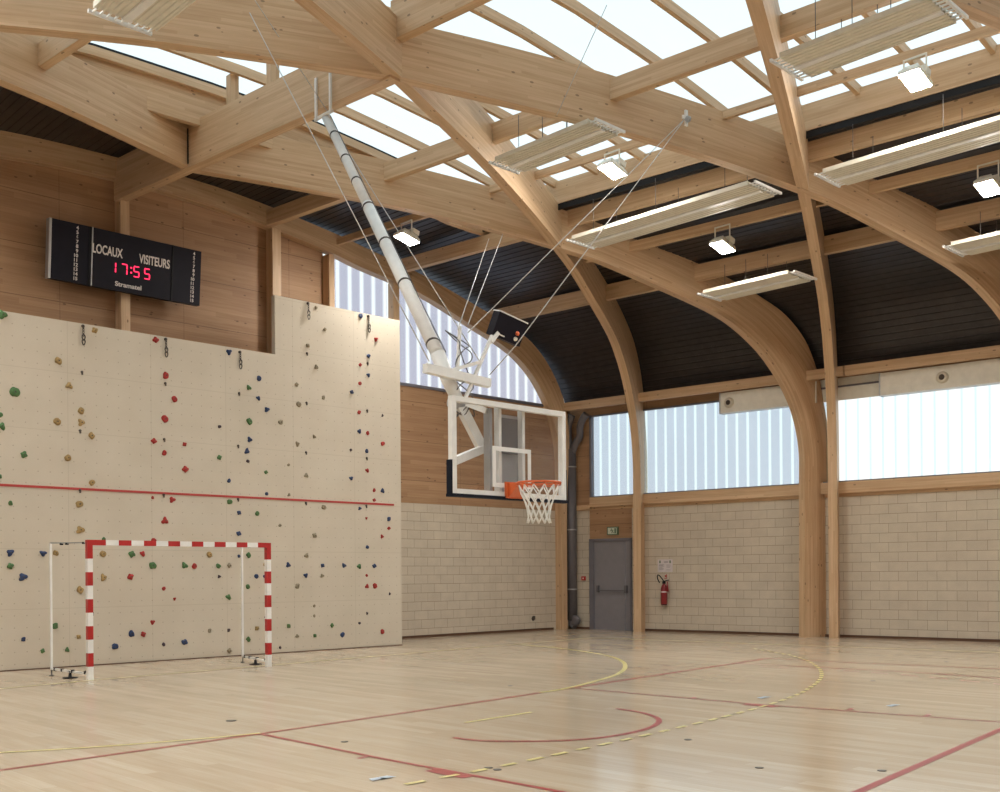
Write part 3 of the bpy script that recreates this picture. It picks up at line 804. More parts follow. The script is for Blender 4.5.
HOLDS="G,-16.65,5.82,0.15,0 O,-15.12,5.80,0.12,2 O,-15.75,5.19,0.13,0 O,-15.57,4.79,0.12,0 G,-16.47,4.58,0.16,0 G,-16.70,4.18,0.08,0 G,-16.68,4.00,0.13,0 O,-15.78,4.16,0.12,0 O,-15.37,4.38,0.11,0 O,-15.37,4.18,0.13,0 O,-15.19,3.97,0.12,2 G,-16.33,3.56,0.13,0 O,-15.60,3.56,0.11,0 O,-15.19,3.16,0.11,2 G,-16.71,3.18,0.07,0 G,-16.55,2.75,0.08,1 O,-15.41,2.78,0.13,1 O,-15.40,2.34,0.14,1 B,-16.56,1.94,0.12,1 G,-16.56,1.72,0.12,1 B,-16.03,1.93,0.11,1 O,-15.82,1.94,0.10,1 B,-16.36,1.54,0.14,1 O,-15.41,1.31,0.13,1 O,-15.00,1.93,0.11,4 G,-14.48,1.93,0.14,4 O,-15.00,1.52,0.12,4 R,-14.51,1.53,0.13,4 G,-14.99,2.18,0.08,3 G,-15.84,0.71,0.11,1 B,-16.36,0.51,0.08,1 O,-15.44,0.51,0.09,1 G,-16.05,0.30,0.09,1 G,-15.64,0.30,0.08,1 B,-14.80,0.31,0.12,4 B,-14.50,0.52,0.12,4 R,-14.00,5.80,0.13,2 R,-13.81,5.18,0.13,2 R,-13.64,4.77,0.11,2 B,-12.52,5.79,0.12,2 B,-11.87,5.37,0.10,2 G,-12.10,5.16,0.10,2 B,-11.89,4.98,0.09,2 B,-11.70,4.78,0.11,2 R,-13.83,4.39,0.13,2 R,-14.05,3.97,0.12,2 R,-13.45,3.96,0.09,2 R,-13.85,3.77,0.10,2 R,-13.44,3.50,0.14,2 G,-12.09,4.51,0.13,2 D,-12.73,4.35,0.07,2 B,-12.09,4.16,0.11,2 B,-12.15,3.93,0.11,2 D,-12.13,3.74,0.07,2 G,-12.74,3.77,0.11,2 B,-12.54,3.34,0.08,2 G,-11.73,3.55,0.08,2 B,-11.72,3.13,0.07,2 R,-14.08,2.95,0.06,3 R,-13.70,2.93,0.12,3 G,-12.53,2.94,0.11,3 R,-13.85,2.54,0.14,3 B,-12.33,2.74,0.10,3 G,-11.93,2.74,0.09,3 B,-12.34,2.34,0.10,3 R,-14.06,2.17,0.10,3 R,-14.28,1.94,0.10,4 G,-14.09,1.73,0.14,4 G,-13.47,1.73,0.12,4 R,-13.27,1.72,0.10,4 O,-12.96,1.93,0.11,4 G,-12.78,1.72,0.10,4 W,-12.55,1.73,0.10,4 B,-12.34,1.91,0.06,4 D,-12.76,1.52,0.07,4 G,-12.13,1.93,0.11,4 B,-11.96,1.52,0.09,4 G,-12.15,1.32,0.09,4 G,-12.57,1.13,0.11,4 R,-13.88,1.31,0.07,4 R,-13.67,1.12,0.06,4 O,-11.77,1.75,0.07,4 B,-11.78,1.52,0.07,4 R,-14.10,0.71,0.09,4 R,-14.28,0.50,0.11,4 D,-13.89,0.30,0.07,4 B,-13.48,0.32,0.12,4 W,-12.97,0.51,0.08,4 D,-12.57,0.50,0.07,4 O,-11.96,0.51,0.10,4 G,-12.15,0.31,0.10,4 W,-12.56,0.11,0.11,4 W,-10.53,6.97,0.07,5 W,-10.32,6.56,0.09,5 W,-10.74,6.17,0.10,5 W,-10.54,5.76,0.10,5 W,-11.01,5.35,0.10,5 W,-10.37,5.16,0.09,5 B,-9.41,6.98,0.10,5 R,-9.01,6.55,0.10,5 B,-9.21,6.17,0.09,5 R,-9.43,5.95,0.08,5 B,-9.22,5.76,0.09,5 R,-9.44,5.56,0.08,5 B,-9.66,5.35,0.10,5 W,-10.96,4.96,0.11,5 W,-11.39,4.56,0.11,5 R,-9.47,4.95,0.09,5 D,-8.85,4.94,0.06,5 B,-9.47,4.55,0.10,5 R,-9.25,4.53,0.09,5 R,-8.85,4.34,0.10,5 W,-10.60,4.34,0.08,5 W,-11.00,4.16,0.10,5 D,-9.69,4.14,0.06,5 B,-9.28,4.15,0.09,5 W,-11.21,3.73,0.06,5 R,-9.27,3.74,0.09,5 B,-9.69,3.55,0.09,5 W,-10.80,3.54,0.10,5 W,-11.21,3.13,0.07,5 R,-9.09,3.33,0.08,5 B,-8.87,3.33,0.10,5 R,-9.09,3.12,0.08,5 B,-9.47,2.93,0.08,6 R,-9.30,2.73,0.06,6 B,-8.70,2.73,0.10,6 R,-8.70,2.53,0.08,6 R,-8.89,2.35,0.09,6 W,-10.38,2.92,0.11,6 W,-11.42,2.52,0.07,6 W,-10.61,2.34,0.12,6 W,-10.81,1.93,0.10,6 B,-11.24,1.74,0.11,6 B,-10.42,1.73,0.10,6 B,-9.89,1.73,0.10,6 B,-10.83,1.53,0.10,6 W,-10.43,1.52,0.09,6 G,-9.50,1.71,0.11,6 B,-9.10,1.72,0.10,6 B,-9.28,2.12,0.08,6 R,-9.30,1.52,0.06,6 R,-9.30,1.29,0.10,6 R,-9.09,1.30,0.11,6 D,-8.69,1.12,0.06,6 W,-11.03,1.32,0.11,6 W,-10.63,0.91,0.06,6 W,-10.63,0.71,0.06,6 G,-11.24,0.53,0.10,6 W,-11.04,0.32,0.08,6 G,-10.62,0.31,0.09,6 G,-10.20,0.50,0.10,6 B,-9.94,0.30,0.11,6 D,-9.30,0.72,0.06,6 D,-9.50,0.52,0.06,6 R,-8.90,0.32,0.10,6 D,-11.44,0.11,0.06,6"
ANCHORS=[(-15.35, 5.05), (-15.39, 4.04), (-15.4, 3.02), (-15.2, 0.91), (-13.82, 5.04), (-12.31, 5.03), (-13.85, 4.02), (-12.34, 4.02), (-13.87, 3.01), (-12.35, 3.0), (-11.77, 0.72), (-10.76, 6.01), (-9.24, 6.01), (-10.78, 5.01), (-9.26, 5.01), (-10.8, 4.01), (-9.28, 4.0), (-9.3, 2.99), (-10.81, 2.99)]
DRAWS=[(-15.33, 5.84, 5.51), (-13.81, 5.84, 5.51), (-12.29, 5.82, 5.49), (-10.73, 7.02, 6.69), (-9.21, 7.01, 6.66)]

for x, z in ANCHORS:
    m = MB().lathe((x, CWY, z), (0, -1, 0), [(0, 0.024), (0.012, 0.024), (0.014, 0.012), (0.03, 0.012)], 8)
    m.box(x - 0.013, x + 0.013, CWY - 0.025, CWY - 0.01, z - 0.05, z)
    part('bolt_hanger', m, 'socket', cw)
# quickdraws
for k, (x, z1, z0) in enumerate(DRAWS):
    lab = ['leftmost of the three hanging on the lower top edge', 'middle one of the three hanging on the lower top edge', 'rightmost of the three hanging on the lower top edge', 'left one on the raised part of the wall', 'right one on the raised part of the wall'][k]
    t = thing('quickdraw', 'dark climbing chain with karabiner, ' + lab, 'quickdraw', (x, CWY, z0), 'quickdraws on the climbing wall')
    y = CWY - 0.03
    m = MB().lathe((x, CWY - 0.001, z1), (0, -1, 0), [(0, 0.03), (0.02, 0.03), (0.04, 0.015)], 8)
    part('hanger', m, 'socket', t)
    m = MB(); zz = z1
    while zz > z0 + 0.17:
        ring = [(x + 0.014 * math.cos(a), y, zz - 0.025 + 0.028 * math.sin(a)) for a in [math.pi * 2 * q / 8 for q in range(9)]]
        m.tube(ring, 0.006, 5); zz -= 0.042
    part('chain', m, 'socket', t)
    m = MB()
    for c_ in (z0 + 0.13, z0 + 0.05):
        ring = [(x + 0.026 * math.cos(a) * (1 + 0.3 * math.sin(a)), y - 0.01, c_ + 0.05 * math.sin(a)) for a in [math.pi * 2 * q / 10 for q in range(11)]]
        m.tube(ring, 0.010, 5)
    part('karabiner', m, 'socket', t)

# holds: six lumpy shapes per colour
HC = {'R': ('red_hold', (0.33, 0.022, 0.018), 'red'), 'B': ('blue_hold', (0.02, 0.04, 0.11), 'blue'), 'G': ('green_hold', (0.065, 0.15, 0.05), 'green'),
      'O': ('ochre_hold', (0.33, 0.22, 0.085), 'ochre'), 'W': ('grey_beige_hold', (0.27, 0.225, 0.15), 'grey-beige'), 'D': ('dark_hold', (0.055, 0.035, 0.045), 'dark purple-brown')}
for k, (n_, c, _) in HC.items(): MAT[n_] = flat(n_, c, 0.75, 0, 0.25)
HM = {}
def hold_mesh(k, v):
    if (k, v) in HM: return HM[(k, v)]
    rnd = random.Random(v * 7 + 3)
    bm = bmesh.new(); bmesh.ops.create_icosphere(bm, subdivisions=3, radius=0.5)
    lobes = rnd.choice([3, 3, 3, 4]); ph = rnd.random() * 6; amp = [0.08, 0.22, 0.16, 0.04, 0.24, 0.1][v]; off = Vector((v * 3.1, 1.7, v))
    for p in bm.verts:
        a = math.atan2(p.co.z, p.co.x)
        s = 1 + amp * math.sin(lobes * a + ph) * math.hypot(p.co.x, p.co.z) * 2 + 0.25 * mn.noise(p.co * 2.4 + off) + 0.08 * mn.noise(p.co * 6 + off)
        p.co.x *= s * (1.0 if v % 2 else 0.88); p.co.z *= s * (0.85 if v % 3 else 1.05)
        rr = math.hypot(p.co.x, p.co.z)
        p.co.y *= 0.95
        if v in (0, 3, 5): p.co.y += 0.22 * math.exp(-(rr / 0.17) ** 2)   # dished centre
        p.co.y = min(p.co.y, 0.0)
    for f in bm.faces: f.smooth = True
    # bolt head
    n0 = set(bm.faces)
    r_ = bmesh.ops.create_cone(bm, cap_ends=True, segments=8, radius1=0.085, radius2=0.085, depth=0.1, matrix=Matrix.Translation((0, -0.36 if v in (0, 3, 5) else -0.46, 0)) @ Matrix.Rotation(math.pi / 2, 4, 'X'))
    for f in bm.faces:
        if f not in n0: f.material_index = 1
    me = bpy.data.meshes.new('climbing_hold'); bm.to_mesh(me); bm.free()
    me.materials.append(MAT[HC[k][0]]); me.materials.append(MAT['socket'])
    HM[(k, v)] = me
    return me
REG = ['left of the goal above the red line', 'left of the goal below the red line', 'over the goal above the red line', 'between the red line and the goal crossbar', 'seen through the goal frame', 'right of the goal above the red line', 'right of the goal below the red line']
hl = []
for e in HOLDS.split():
    c, x, z, s, g = e.split(','); hl.append((c, float(x), float(z), float(s), int(g)))
rank = {}
for h in sorted(hl, key=lambda h: -h[2]):
    rank.setdefault((h[0], h[4]), []).append(h)
ORDH = ['highest', 'second highest', 'third highest', 'fourth highest', 'fifth highest', 'sixth highest', 'seventh highest', 'eighth highest', 'ninth highest', 'tenth highest', 'eleventh highest', 'twelfth highest', 'thirteenth highest', 'fourteenth highest', 'fifteenth highest', 'sixteenth highest', 'seventeenth highest', 'eighteenth highest', 'nineteenth highest']
rnd = random.Random(5)
for i, h in enumerate(hl):
    c, x, z, s, g = h
    L = rank[(c, g)]; col = HC[c][2]
    if len(L) == 1: lab = 'the only %s climbing hold %s' % (col, REG[g])
    else: lab = '%s climbing hold, %s %s one %s' % (col, ORDH[L.index(h)], 'such' if c in 'DW' else col, REG[g])
    v = rnd.choice([0, 3, 5, 1]) if s < 0.085 else rnd.randrange(6)
    o = bpy.data.objects.new('climbing_hold', hold_mesh(c, v))
    COL.objects.link(o)
    o.location = (x, CWY, z); o.rotation_euler = (0, rnd.random() * 6.28, 0)
    k = s * 0.98
    o.scale = (k, min(k, 0.1), k)
    tag(o, lab, 'climbing hold', HC[c][2] + ' climbing holds')

# ---------------------------------------------------------------- scoreboard
sb_c = Vector((-13.865, -0.42, 7.485))
sb = thing('scoreboard', 'long black wall scoreboard showing red time digits 17:55', 'scoreboard', tuple(sb_c))
tilt = Matrix.Translation(sb_c) @ Matrix.Rotation(math.radians(5), 4, 'X')
Wd, Ht = 2.98, 1.07
def sbx(u): return -Wd / 2 + Wd * u
def sbz(v): return Ht / 2 - Ht * v
part('case', MB().box(-Wd / 2, Wd / 2, -0.05, 0.08, -Ht / 2, Ht / 2, frame=tilt), 'board_black', sb)
for u in (0.245, 0.797):
    part('divider', MB().box(sbx(u) - 0.016, sbx(u) + 0.016, -0.062, -0.045, -Ht / 2 - 0.02, Ht / 2, frame=tilt), 'black', sb)
part('edge_strip', MB().box(-Wd / 2 - 0.025, -Wd / 2 + 0.02, -0.06, 0.08, -Ht / 2, Ht / 2, frame=tilt), 'steel', sb)
part('edge_strip', MB().box(sbx(0.255), sbx(0.262), -0.064, -0.05, -Ht / 2, Ht / 2, frame=tilt), 'steel', sb)
part('bracket', MB().box(-0.1, 0.1, 0.08, 0.2, -0.3, 0.3, frame=tilt), 'black', sb)
def sbt(body, size, u, v, mat, name, sx=1.0, align='CENTER', bold=0.0):
    pl = tilt @ Matrix.Translation((sbx(u), -0.053, sbz(v))) @ Matrix.Rotation(math.pi / 2, 4, 'X') @ Matrix.Diagonal((sx, 1, 1, 1))
    return text_mesh(body, size, mat, pl, name, sb, align=align, bold=bold)
sbt('LOCAUX', 0.235, 0.357, 0.355, 'letter', 'lettering', 0.60, bold=0.005)
sbt('VISITEURS', 0.235, 0.672, 0.37, 'letter', 'lettering', 0.60, bold=0.005)
sbt('Stramatel', 0.12, 0.50, 0.885, 'letter', 'maker_name', 1.15, bold=0.003)
for u in (0.172, 0.955):
    n_ = 12
    for k in range(n_):
        sbt(str(4 + k), 0.088, u, 0.07 + 0.86 * k / (n_ - 1), 'letter', 'player_number', 1.0, 'RIGHT', 0.002)
# seven-segment digits
SEG = {'1': 'bc', '7': 'abc', '5': 'afgcd'}
def digit(ch, u, v, h=0.19, w=0.10, t=0.019):
    m = MB(); cx_, cz = sbx(u), sbz(v)
    S = {'a': (-w/2, w/2, h/2 - t/2, h/2 + t/2), 'd': (-w/2, w/2, -h/2 - t/2, -h/2 + t/2), 'g': (-w/2, w/2, -t/2, t/2),
         'b': (w/2 - t/2, w/2 + t/2, t/2, h/2 - t/2), 'c': (w/2 - t/2, w/2 + t/2, -h/2 + t/2, -t/2),
         'f': (-w/2 - t/2, -w/2 + t/2, t/2, h/2 - t/2), 'e': (-w/2 - t/2, -w/2 + t/2, -h/2 + t/2, -t/2)}
    for s_ in SEG[ch]:
        x0, x1, z0, z1 = S[s_]
        m.box(cx_ + x0, cx_ + x1, -0.06, -0.052, cz + z0, cz + z1, frame=tilt)
    part('digit', m, 'led', sb)
digit('1', 0.395, 0.61); digit('7', 0.470, 0.61); digit('5', 0.550, 0.61); digit('5', 0.622, 0.61)
m = MB()
for dz in (-0.045, 0.045): m.box(sbx(0.515) - 0.014, sbx(0.515) + 0.014, -0.06, -0.052, sbz(0.60) + dz - 0.014, sbz(0.60) + dz + 0.014, frame=tilt)
part('colon', m, 'led', sb)

# ---------------------------------------------------------------- handball goal
GX0, GX1, GY, PW = -16.37, -13.24, -4.33, 0.08
gl = thing('handball_goal', 'handball goal with red and white striped posts and crossbar, no net', 'goal', ((GX0 + GX1) / 2, GY, 0))
H = 2.08
def stripe_post(x0, x1, name):
    # bands measured from the top; alternate red / white
    m = MB(); edges = [H - 0.28]; z = H - 0.28
    bands = [(H, H - 0.28, 0)]; c = 1
    while z > 0.001:
        z2 = max(0, z - 0.2); bands.append((z, z2, c)); z = z2; c = 1 - c
    for a, b, k in bands: m.box(x0, x1, GY - PW / 2, GY + PW / 2, b, a, k)
    part(name, m, ['red_paint', 'white_paint'], gl)
stripe_post(GX0, GX0 + PW, 'goal_post'); stripe_post(GX1 - PW, GX1, 'goal_post')
m = MB(); x = GX0 + PW; c = 0
ed = [GX0 + PW, GX0 + 0.28]
k = 0
while ed[-1] < GX1 - 0.40: ed.append(ed[-1] + 0.2)
ed.append(GX1 - PW)
for a, b in zip(ed, ed[1:]):
    m.box(a, b, GY - PW / 2, GY + PW / 2, H - PW, H, k % 2); k += 1
part('crossbar', m, ['red_paint', 'white_paint'], gl)
for x in (GX0 + 0.02, GX1 - 0.05):
    yb = -3.2; dx = 0.10 if x < -15 else -0.19
    part('rear_upright', MB().bar((x - dx, yb, 0.1), (x - dx, yb, 2.06), 0.03, 0.03), 'white_paint', gl)
    part('top_stay', MB().bar((x, GY + PW / 2, H - 0.04), (x - dx, yb, H - 0.02), 0.02, 0.02), 'steel', gl)
    m = MB().bar((x, GY + PW / 2, 0.09), (x - dx, yb, 0.11), 0.03, 0.03)
    b_ = part('bottom_stay', m, 'white_paint', gl)
    for t_ in (0.08, 0.42, 0.7, 0.9):
        yq = GY + (yb - GY) * t_
        m = MB().box(x - 0.02 - dx * t_, x + 0.02 - dx * t_, yq - 0.02, yq + 0.02, 0.085, 0.13); part('net_clip', m, 'black', gl)
    for t_ in (0.1, 0.55, 0.7):
        yq = GY + (yb - GY) * t_
        m = MB().box(x - 0.02 - dx * t_, x + 0.02 - dx * t_, yq - 0.02, yq + 0.02, H - 0.06, H - 0.03); part('net_clip', m, 'black', gl)
    part('floor_anchor', MB().lathe((x - dx * 0.5, -3.78, 0), (0, 0, 1), [(0, 0.11), (0.012, 0.11), (0.02, 0.03), (0.10, 0.015), (0.11, 0.03)], 14), 'black', gl)
    part('foot', MB().lathe((x - dx, -3.2, 0), (0, 0, 1), [(0, 0.04), (0.01, 0.04), (0.015, 0.01), (0.1, 0.01)], 10), 'socket', gl)

# ---------------------------------------------------------------- basketball hoop hung from the spine beam
BX, BY, BZ0, BW, BH = -14.175, -11.07, 2.42, 1.865, 1.095
hp = thing('basketball_hoop', 'ceiling-hung basketball hoop with clear backboard, white pole and orange rim', 'basketball hoop', (BX, BY, BZ0))
x0, x1, z0, z1 = BX - BW / 2, BX + BW / 2, BZ0, BZ0 + BH
bboard = part('backboard', MB().box(x0 + 0.03, x1 - 0.03, BY + 0.01, BY + 0.025, z0 + 0.03, z1 - 0.03), 'acrylic', hp)
m = MB(); t = 0.06
m.box(x0, x1, BY - 0.005, BY + 0.07, z1 - t, z1); m.box(x0, x1, BY - 0.005, BY + 0.07, z0, z0 + t)
m.box(x0, x0 + t, BY - 0.005, BY + 0.07, z0 + t, z1 - t); m.box(x1 - t, x1, BY - 0.005, BY + 0.07, z0 + t, z1 - t)
part('frame', m, 'white_paint', hp)
m = MB(); sx0, sx1, sz0, sz1, t = BX - 0.315, BX + 0.315, BZ0 + 0.11, BZ0 + 0.58, 0.05
m.box(sx0, sx1, BY - 0.004, BY + 0.004, sz1 - t, sz1); m.box(sx0, sx1, BY - 0.004, BY + 0.004, sz0, sz0 + t)
m.box(sx0, sx0 + t, BY - 0.004, BY + 0.004, sz0 + t, sz1 - t); m.box(sx1 - t, sx1, BY - 0.004, BY + 0.004, sz0 + t, sz1 - t)
part('target_square', m, 'white_paint', bboard)
m = MB(); p_ = 0.03
m.box(x0 - p_, x1 + p_, BY - 0.02, BY + 0.08, z0 - p_, z0 + 0.005); m.box(x0 - p_, x0, BY - 0.0, BY + 0.07, z0, z0 + 0.38); m.box(x1, x1 + p_ * 0.6, BY, BY + 0.07, z0, z0 + 0.38)
part('edge_padding', m, 'navy', hp)
# rim
RZ = BZ0 + 0.145; RC = Vector((BX + 0.03, BY - 0.40, RZ)); RR = 0.25
m = MB()
m.box(BX - 0.13, BX + 0.13, BY - 0.035, BY - 0.004, RZ - 0.16, RZ + 0.03)
m.sweep([((BX, BY - 0.03, RZ - 0.15), (BX, BY - 0.03, RZ + 0.015)), ((BX, BY - 0.17, RZ - 0.03), (BX, BY - 0.17, RZ + 0.012))], 0.18, side=(1, 0, 0))
part('rim_bracket', m, 'orange', hp)
m = MB()
ring = [RC + Vector((RR * math.cos(a), RR * math.sin(a), 0)) for a in [2 * math.pi * q / 36 for q in range(37)]]
m.tube(ring, 0.013, 8, cap=False)
ring2 = [p - Vector((0, 0, 0.026)) for p in ring]
m.tube(ring2, 0.005, 6, cap=False)
for q in range(0, 36, 3): m.bar(ring[q], ring2[q], 0.012, 0.03)
part('rim', m, 'orange', hp)
m = MB(); n_ = 12; rows = [(0.0, 0.235), (0.09, 0.205), (0.18, 0.165), (0.27, 0.135), (0.36, 0.125), (0.43, 0.14)]
for k in range(n_):
    for dirn in (1, -1):
        P = []
        for j, (dz, rr) in enumerate(rows):
            a = 2 * math.pi * (k + 0.5 * j * dirn * (1 if True else 0)) / n_
            P.append(RC + Vector((rr * math.cos(a), rr * math.sin(a), -0.03 - dz)))
        m.tube(P, 0.008, 5)
part('net', m, 'net', hp)
# mounting plate with uprights behind the glass
YB = BY + 0.10
for xa, xb in ((BX - 0.29, BX - 0.21), (BX + 0.10, BX + 0.18)):
    part('plate_upright', MB().box(xa + 0.145, xb + 0.11, YB - 0.03, YB + 0.05, z0 + 0.02, z1 - 0.03), 'white_paint', hp)
mplate = part('mounting_plate', MB().box(BX - 0.08, BX + 0.22, YB + 0.02, YB + 0.06, z0 + 0.06, z0 + 0.98), 'steel', hp)
part('plate_cover', MB().box(BX - 0.06, BX + 0.20, YB + 0.0, YB + 0.025, z0 + 0.52, z0 + 0.94), 'glass_grey', mplate)
part('rear_channel', MB().box(BX - 0.265, BX - 0.22, YB + 0.0, YB + 0.10, z0 + 0.04, z0 + 1.03), 'steel', hp)
# arms between plate and pole
A = Vector((-14.62, BY + 0.42, 3.52)); B_ = Vector((-14.33, BY + 0.35, 3.02))
part('lower_arm', MB().bar(A, B_, 0.09, 0.11), 'white_paint', hp)
part('lower_arm', MB().bar(B_ + Vector((0.05, 0, 0)), Vector((-14.98, BY + 0.12, 2.80)), 0.07, 0.09), 'white_paint', hp)
part('upper_arm', MB().bar(A + Vector((0.05, 0, 0.03)), Vector((-14.44, BY + 0.14, 3.42)), 0.07, 0.07), 'white_paint', hp)
part('hinge', MB().lathe(A - Vector((0.16, 0, 0)), (1, 0, 0), [(0, 0.03), (0.02, 0.065), (0.28, 0.065), (0.3, 0.03)], 12), 'steel', hp)
# main pole
PT = Vector((-13.40, -6.28, 8.60)); PB = Vector((-14.78, BY + 0.62, 4.12))
TOPJ = Vector((-14.72, BY + 0.50, 3.80))
part('pole', MB().tube([PT, PT.lerp(PB, 0.45)], 0.068, 16), 'white_paint', hp)
part('pole', MB().tube([PT.lerp(PB, 0.44), PB], 0.082, 16), 'white_paint', hp)
for t_ in (0.10, 0.22, 0.33, 0.45, 0.60, 0.76, 0.97):
    c_ = PT.lerp(PB, t_); d_ = (PB - PT).normalized(); rr = 0.074 if t_ < 0.45 else 0.088
    part('pole_collar', MB().lathe(c_ - d_ * 0.015, d_, [(0, rr), (0.03, rr)], 16), 'socket', hp)
part('knee_joint', MB().tube([PB, TOPJ, A], 0.09, 12, radii=[0.09, 0.085, 0.07]), 'white_paint', hp)
for dy in (0.02, -0.36):
    part('hanger_plate', MB().box(PT.x - 0.10, PT.x - 0.07, PT.y + 0.1 + dy, PT.y + 0.14 + dy, 8.56, 9.22), 'white_paint', hp)
part('hanger_axle', MB().lathe((PT.x - 0.06, PT.y - 0.25, 8.60), (0, 1, 0), [(0, 0.03), (0.45, 0.03)], 10), 'white_paint', hp)
# cross beam with braces
CL, CR = Vector((-15.19, BY + 0.36, 3.855)), Vector((-14.20, BY + 0.36, 3.80))
part('cross_beam', MB().bar(CL, CR, 0.09, 0.10), 'white_paint', hp)
ST = Vector((-14.14, BY + 0.36, 4.38)); SBt = Vector((-14.58, BY + 0.36, 3.58))
part('clock_stem', MB().bar(SBt, ST, 0.034, 0.034), 'white_paint', hp)
part('brace', MB().bar(Vector((-14.80, BY + 0.36, 3.88)), Vector((-14.36, BY + 0.34, 4.03)), 0.04, 0.04), 'white_paint', hp)
part('pulley_post', MB().bar(Vector((-14.66, BY + 0.4, 3.93)), Vector((-14.62, BY + 0.4, 4.42)), 0.03, 0.03), 'white_paint', hp)
# loose control cable around the joint
rnd = random.Random(3)
for k in range(3):
    P = [PB + Vector((0.02, -0.12, 0.25))]
    for j in range(9): P.append(TOPJ + Vector((0.15 + 0.12 * math.sin(j * 1.3 + k * 2), -0.1 + 0.06 * math.cos(j * 1.7 + k), 0.42 - 0.11 * j + 0.05 * rnd.random())))
    P.append(A + Vector((0.1, -0.1, 0.02)))
    part('control_cable', MB().tube(catmull([tuple(p) for p in P], 4), 0.007, 5), 'cable_dark', hp)
m = MB().tube([PT + Vector((0.02, -0.09, 0)), PB + Vector((0.03, -0.115, 0))], 0.007, 5)
part('control_cable', m, 'cable_dark', hp)

# shot clock
ck = thing('shot_clock', 'dark tilted shot clock box on a white stem above the hoop', 'clock', tuple(ST))
CF = Matrix.Translation(ST + Vector((0.25, 0, 0.12))) @ Matrix.Rotation(math.radians(-10), 4, 'Z') @ Matrix.Rotation(math.radians(16), 4, 'X') @ Matrix.Rotation(math.radians(13), 4, 'Y')
ccase = part('case', MB().box(-0.215, 0.215, -0.07, 0.07, -0.145, 0.145, frame=CF), 'board_black', ck)
part('top_rim', MB().box(-0.22, 0.22, -0.08, 0.08, 0.145, 0.16, frame=CF), 'white_paint', ck)
for i_, (x_, z_) in enumerate(((0.12, -0.01), (0.12, -0.08))):
    part('indicator_lens', MB().lathe(CF @ Vector((x_, -0.07, z_)), CF.to_3x3() @ Vector((0, -1, 0)), [(0, 0.028), (0.012, 0.026), (0.016, 0.01)], 12), ['orange', 'cream'][i_], ccase)
part('name_strip', MB().box(-0.14, -0.04, -0.074, -0.07, -0.115, -0.10, frame=CF), 'letter', ccase)
part('mount', MB().bar(ST - Vector((0.02, 0, 0.08)), ST + Vector((0.1, 0, 0.06)), 0.05, 0.05), 'white_paint', ck)

# ---------------------------------------------------------------- ropes and wires
def wire(name, label, pts, r, mat='wire', cat='cable'):
    o = MB().tube(pts, r, 6).build(name, mat)
    return tag(o, label, cat, 'suspension cables of the hoop')
def ray(px, py, dist=None, y=None):
    pass
hook = Vector((-8.56, -9.52, 8.98))
wire('hoist_rope', 'thin hoist rope from the upper left roof to the cross beam of the hoop', [(-15.46, -7.49, 9.0), (-15.12, -10.7, 3.94)], 0.0065)
wire('hoist_rope', 'thin hoist rope running from the upper roof edge to the top of the pole', [(-15.38, -7.49, 9.2), (-13.42, -6.35, 8.66)], 0.0065)
wire('stay_cable', 'thin stay cable from the pole head down to the right end of the cross beam', [(-13.38, -6.35, 8.5), (-14.33, -10.7, 4.04)], 0.0065)
wire('stay_cable', 'left one of two fine parallel cables under the broad rib', [(-8.4, -4.67, 8.16), (-14.68, -10.7, 4.37)], 0.007)
wire('stay_cable', 'right one of two fine parallel cables under the broad rib', [(-8.1, -4.76, 8.3), (-14.52, -10.7, 4.45)], 0.007)
wire('stay_cable', 'upper white tension cable from the pulley hook to the hoop frame', [tuple(hook), (-14.52, -10.7, 4.36)], 0.0065)
wire('stay_cable', 'lower white tension cable passing in front of the shot clock', [tuple(hook), (-14.24, -11.2, 4.16), (-14.17, -10.7, 3.91)], 0.0065)
wire('stay_cable', 'fine wire from the roof glazing down past the central heater panel', [(-11.0, -9.91, 9.8), (-10.85, -8.77, 8.6)], 0.006)

hk = thing('pulley_hook', 'small white metal pulley hook bolted to the long timber rib', 'hook', tuple(hook))
part('plate', MB().box(hook.x - 0.09, hook.x + 0.09, hook.y - 0.03, hook.y + 0.0, hook.z - 0.03, hook.z + 0.03), 'white_paint', hk)
part('plate', MB().box(hook.x - 0.03, hook.x + 0.03, hook.y - 0.035, hook.y - 0.005, hook.z - 0.13, hook.z + 0.13), 'white_paint', hk)
part('pulley', MB().lathe(hook + Vector((-0.05, -0.08, -0.04)), (1, 0, 0), [(0, 0.05), (0.02, 0.04), (0.04, 0.05)], 12), 'steel', hk)

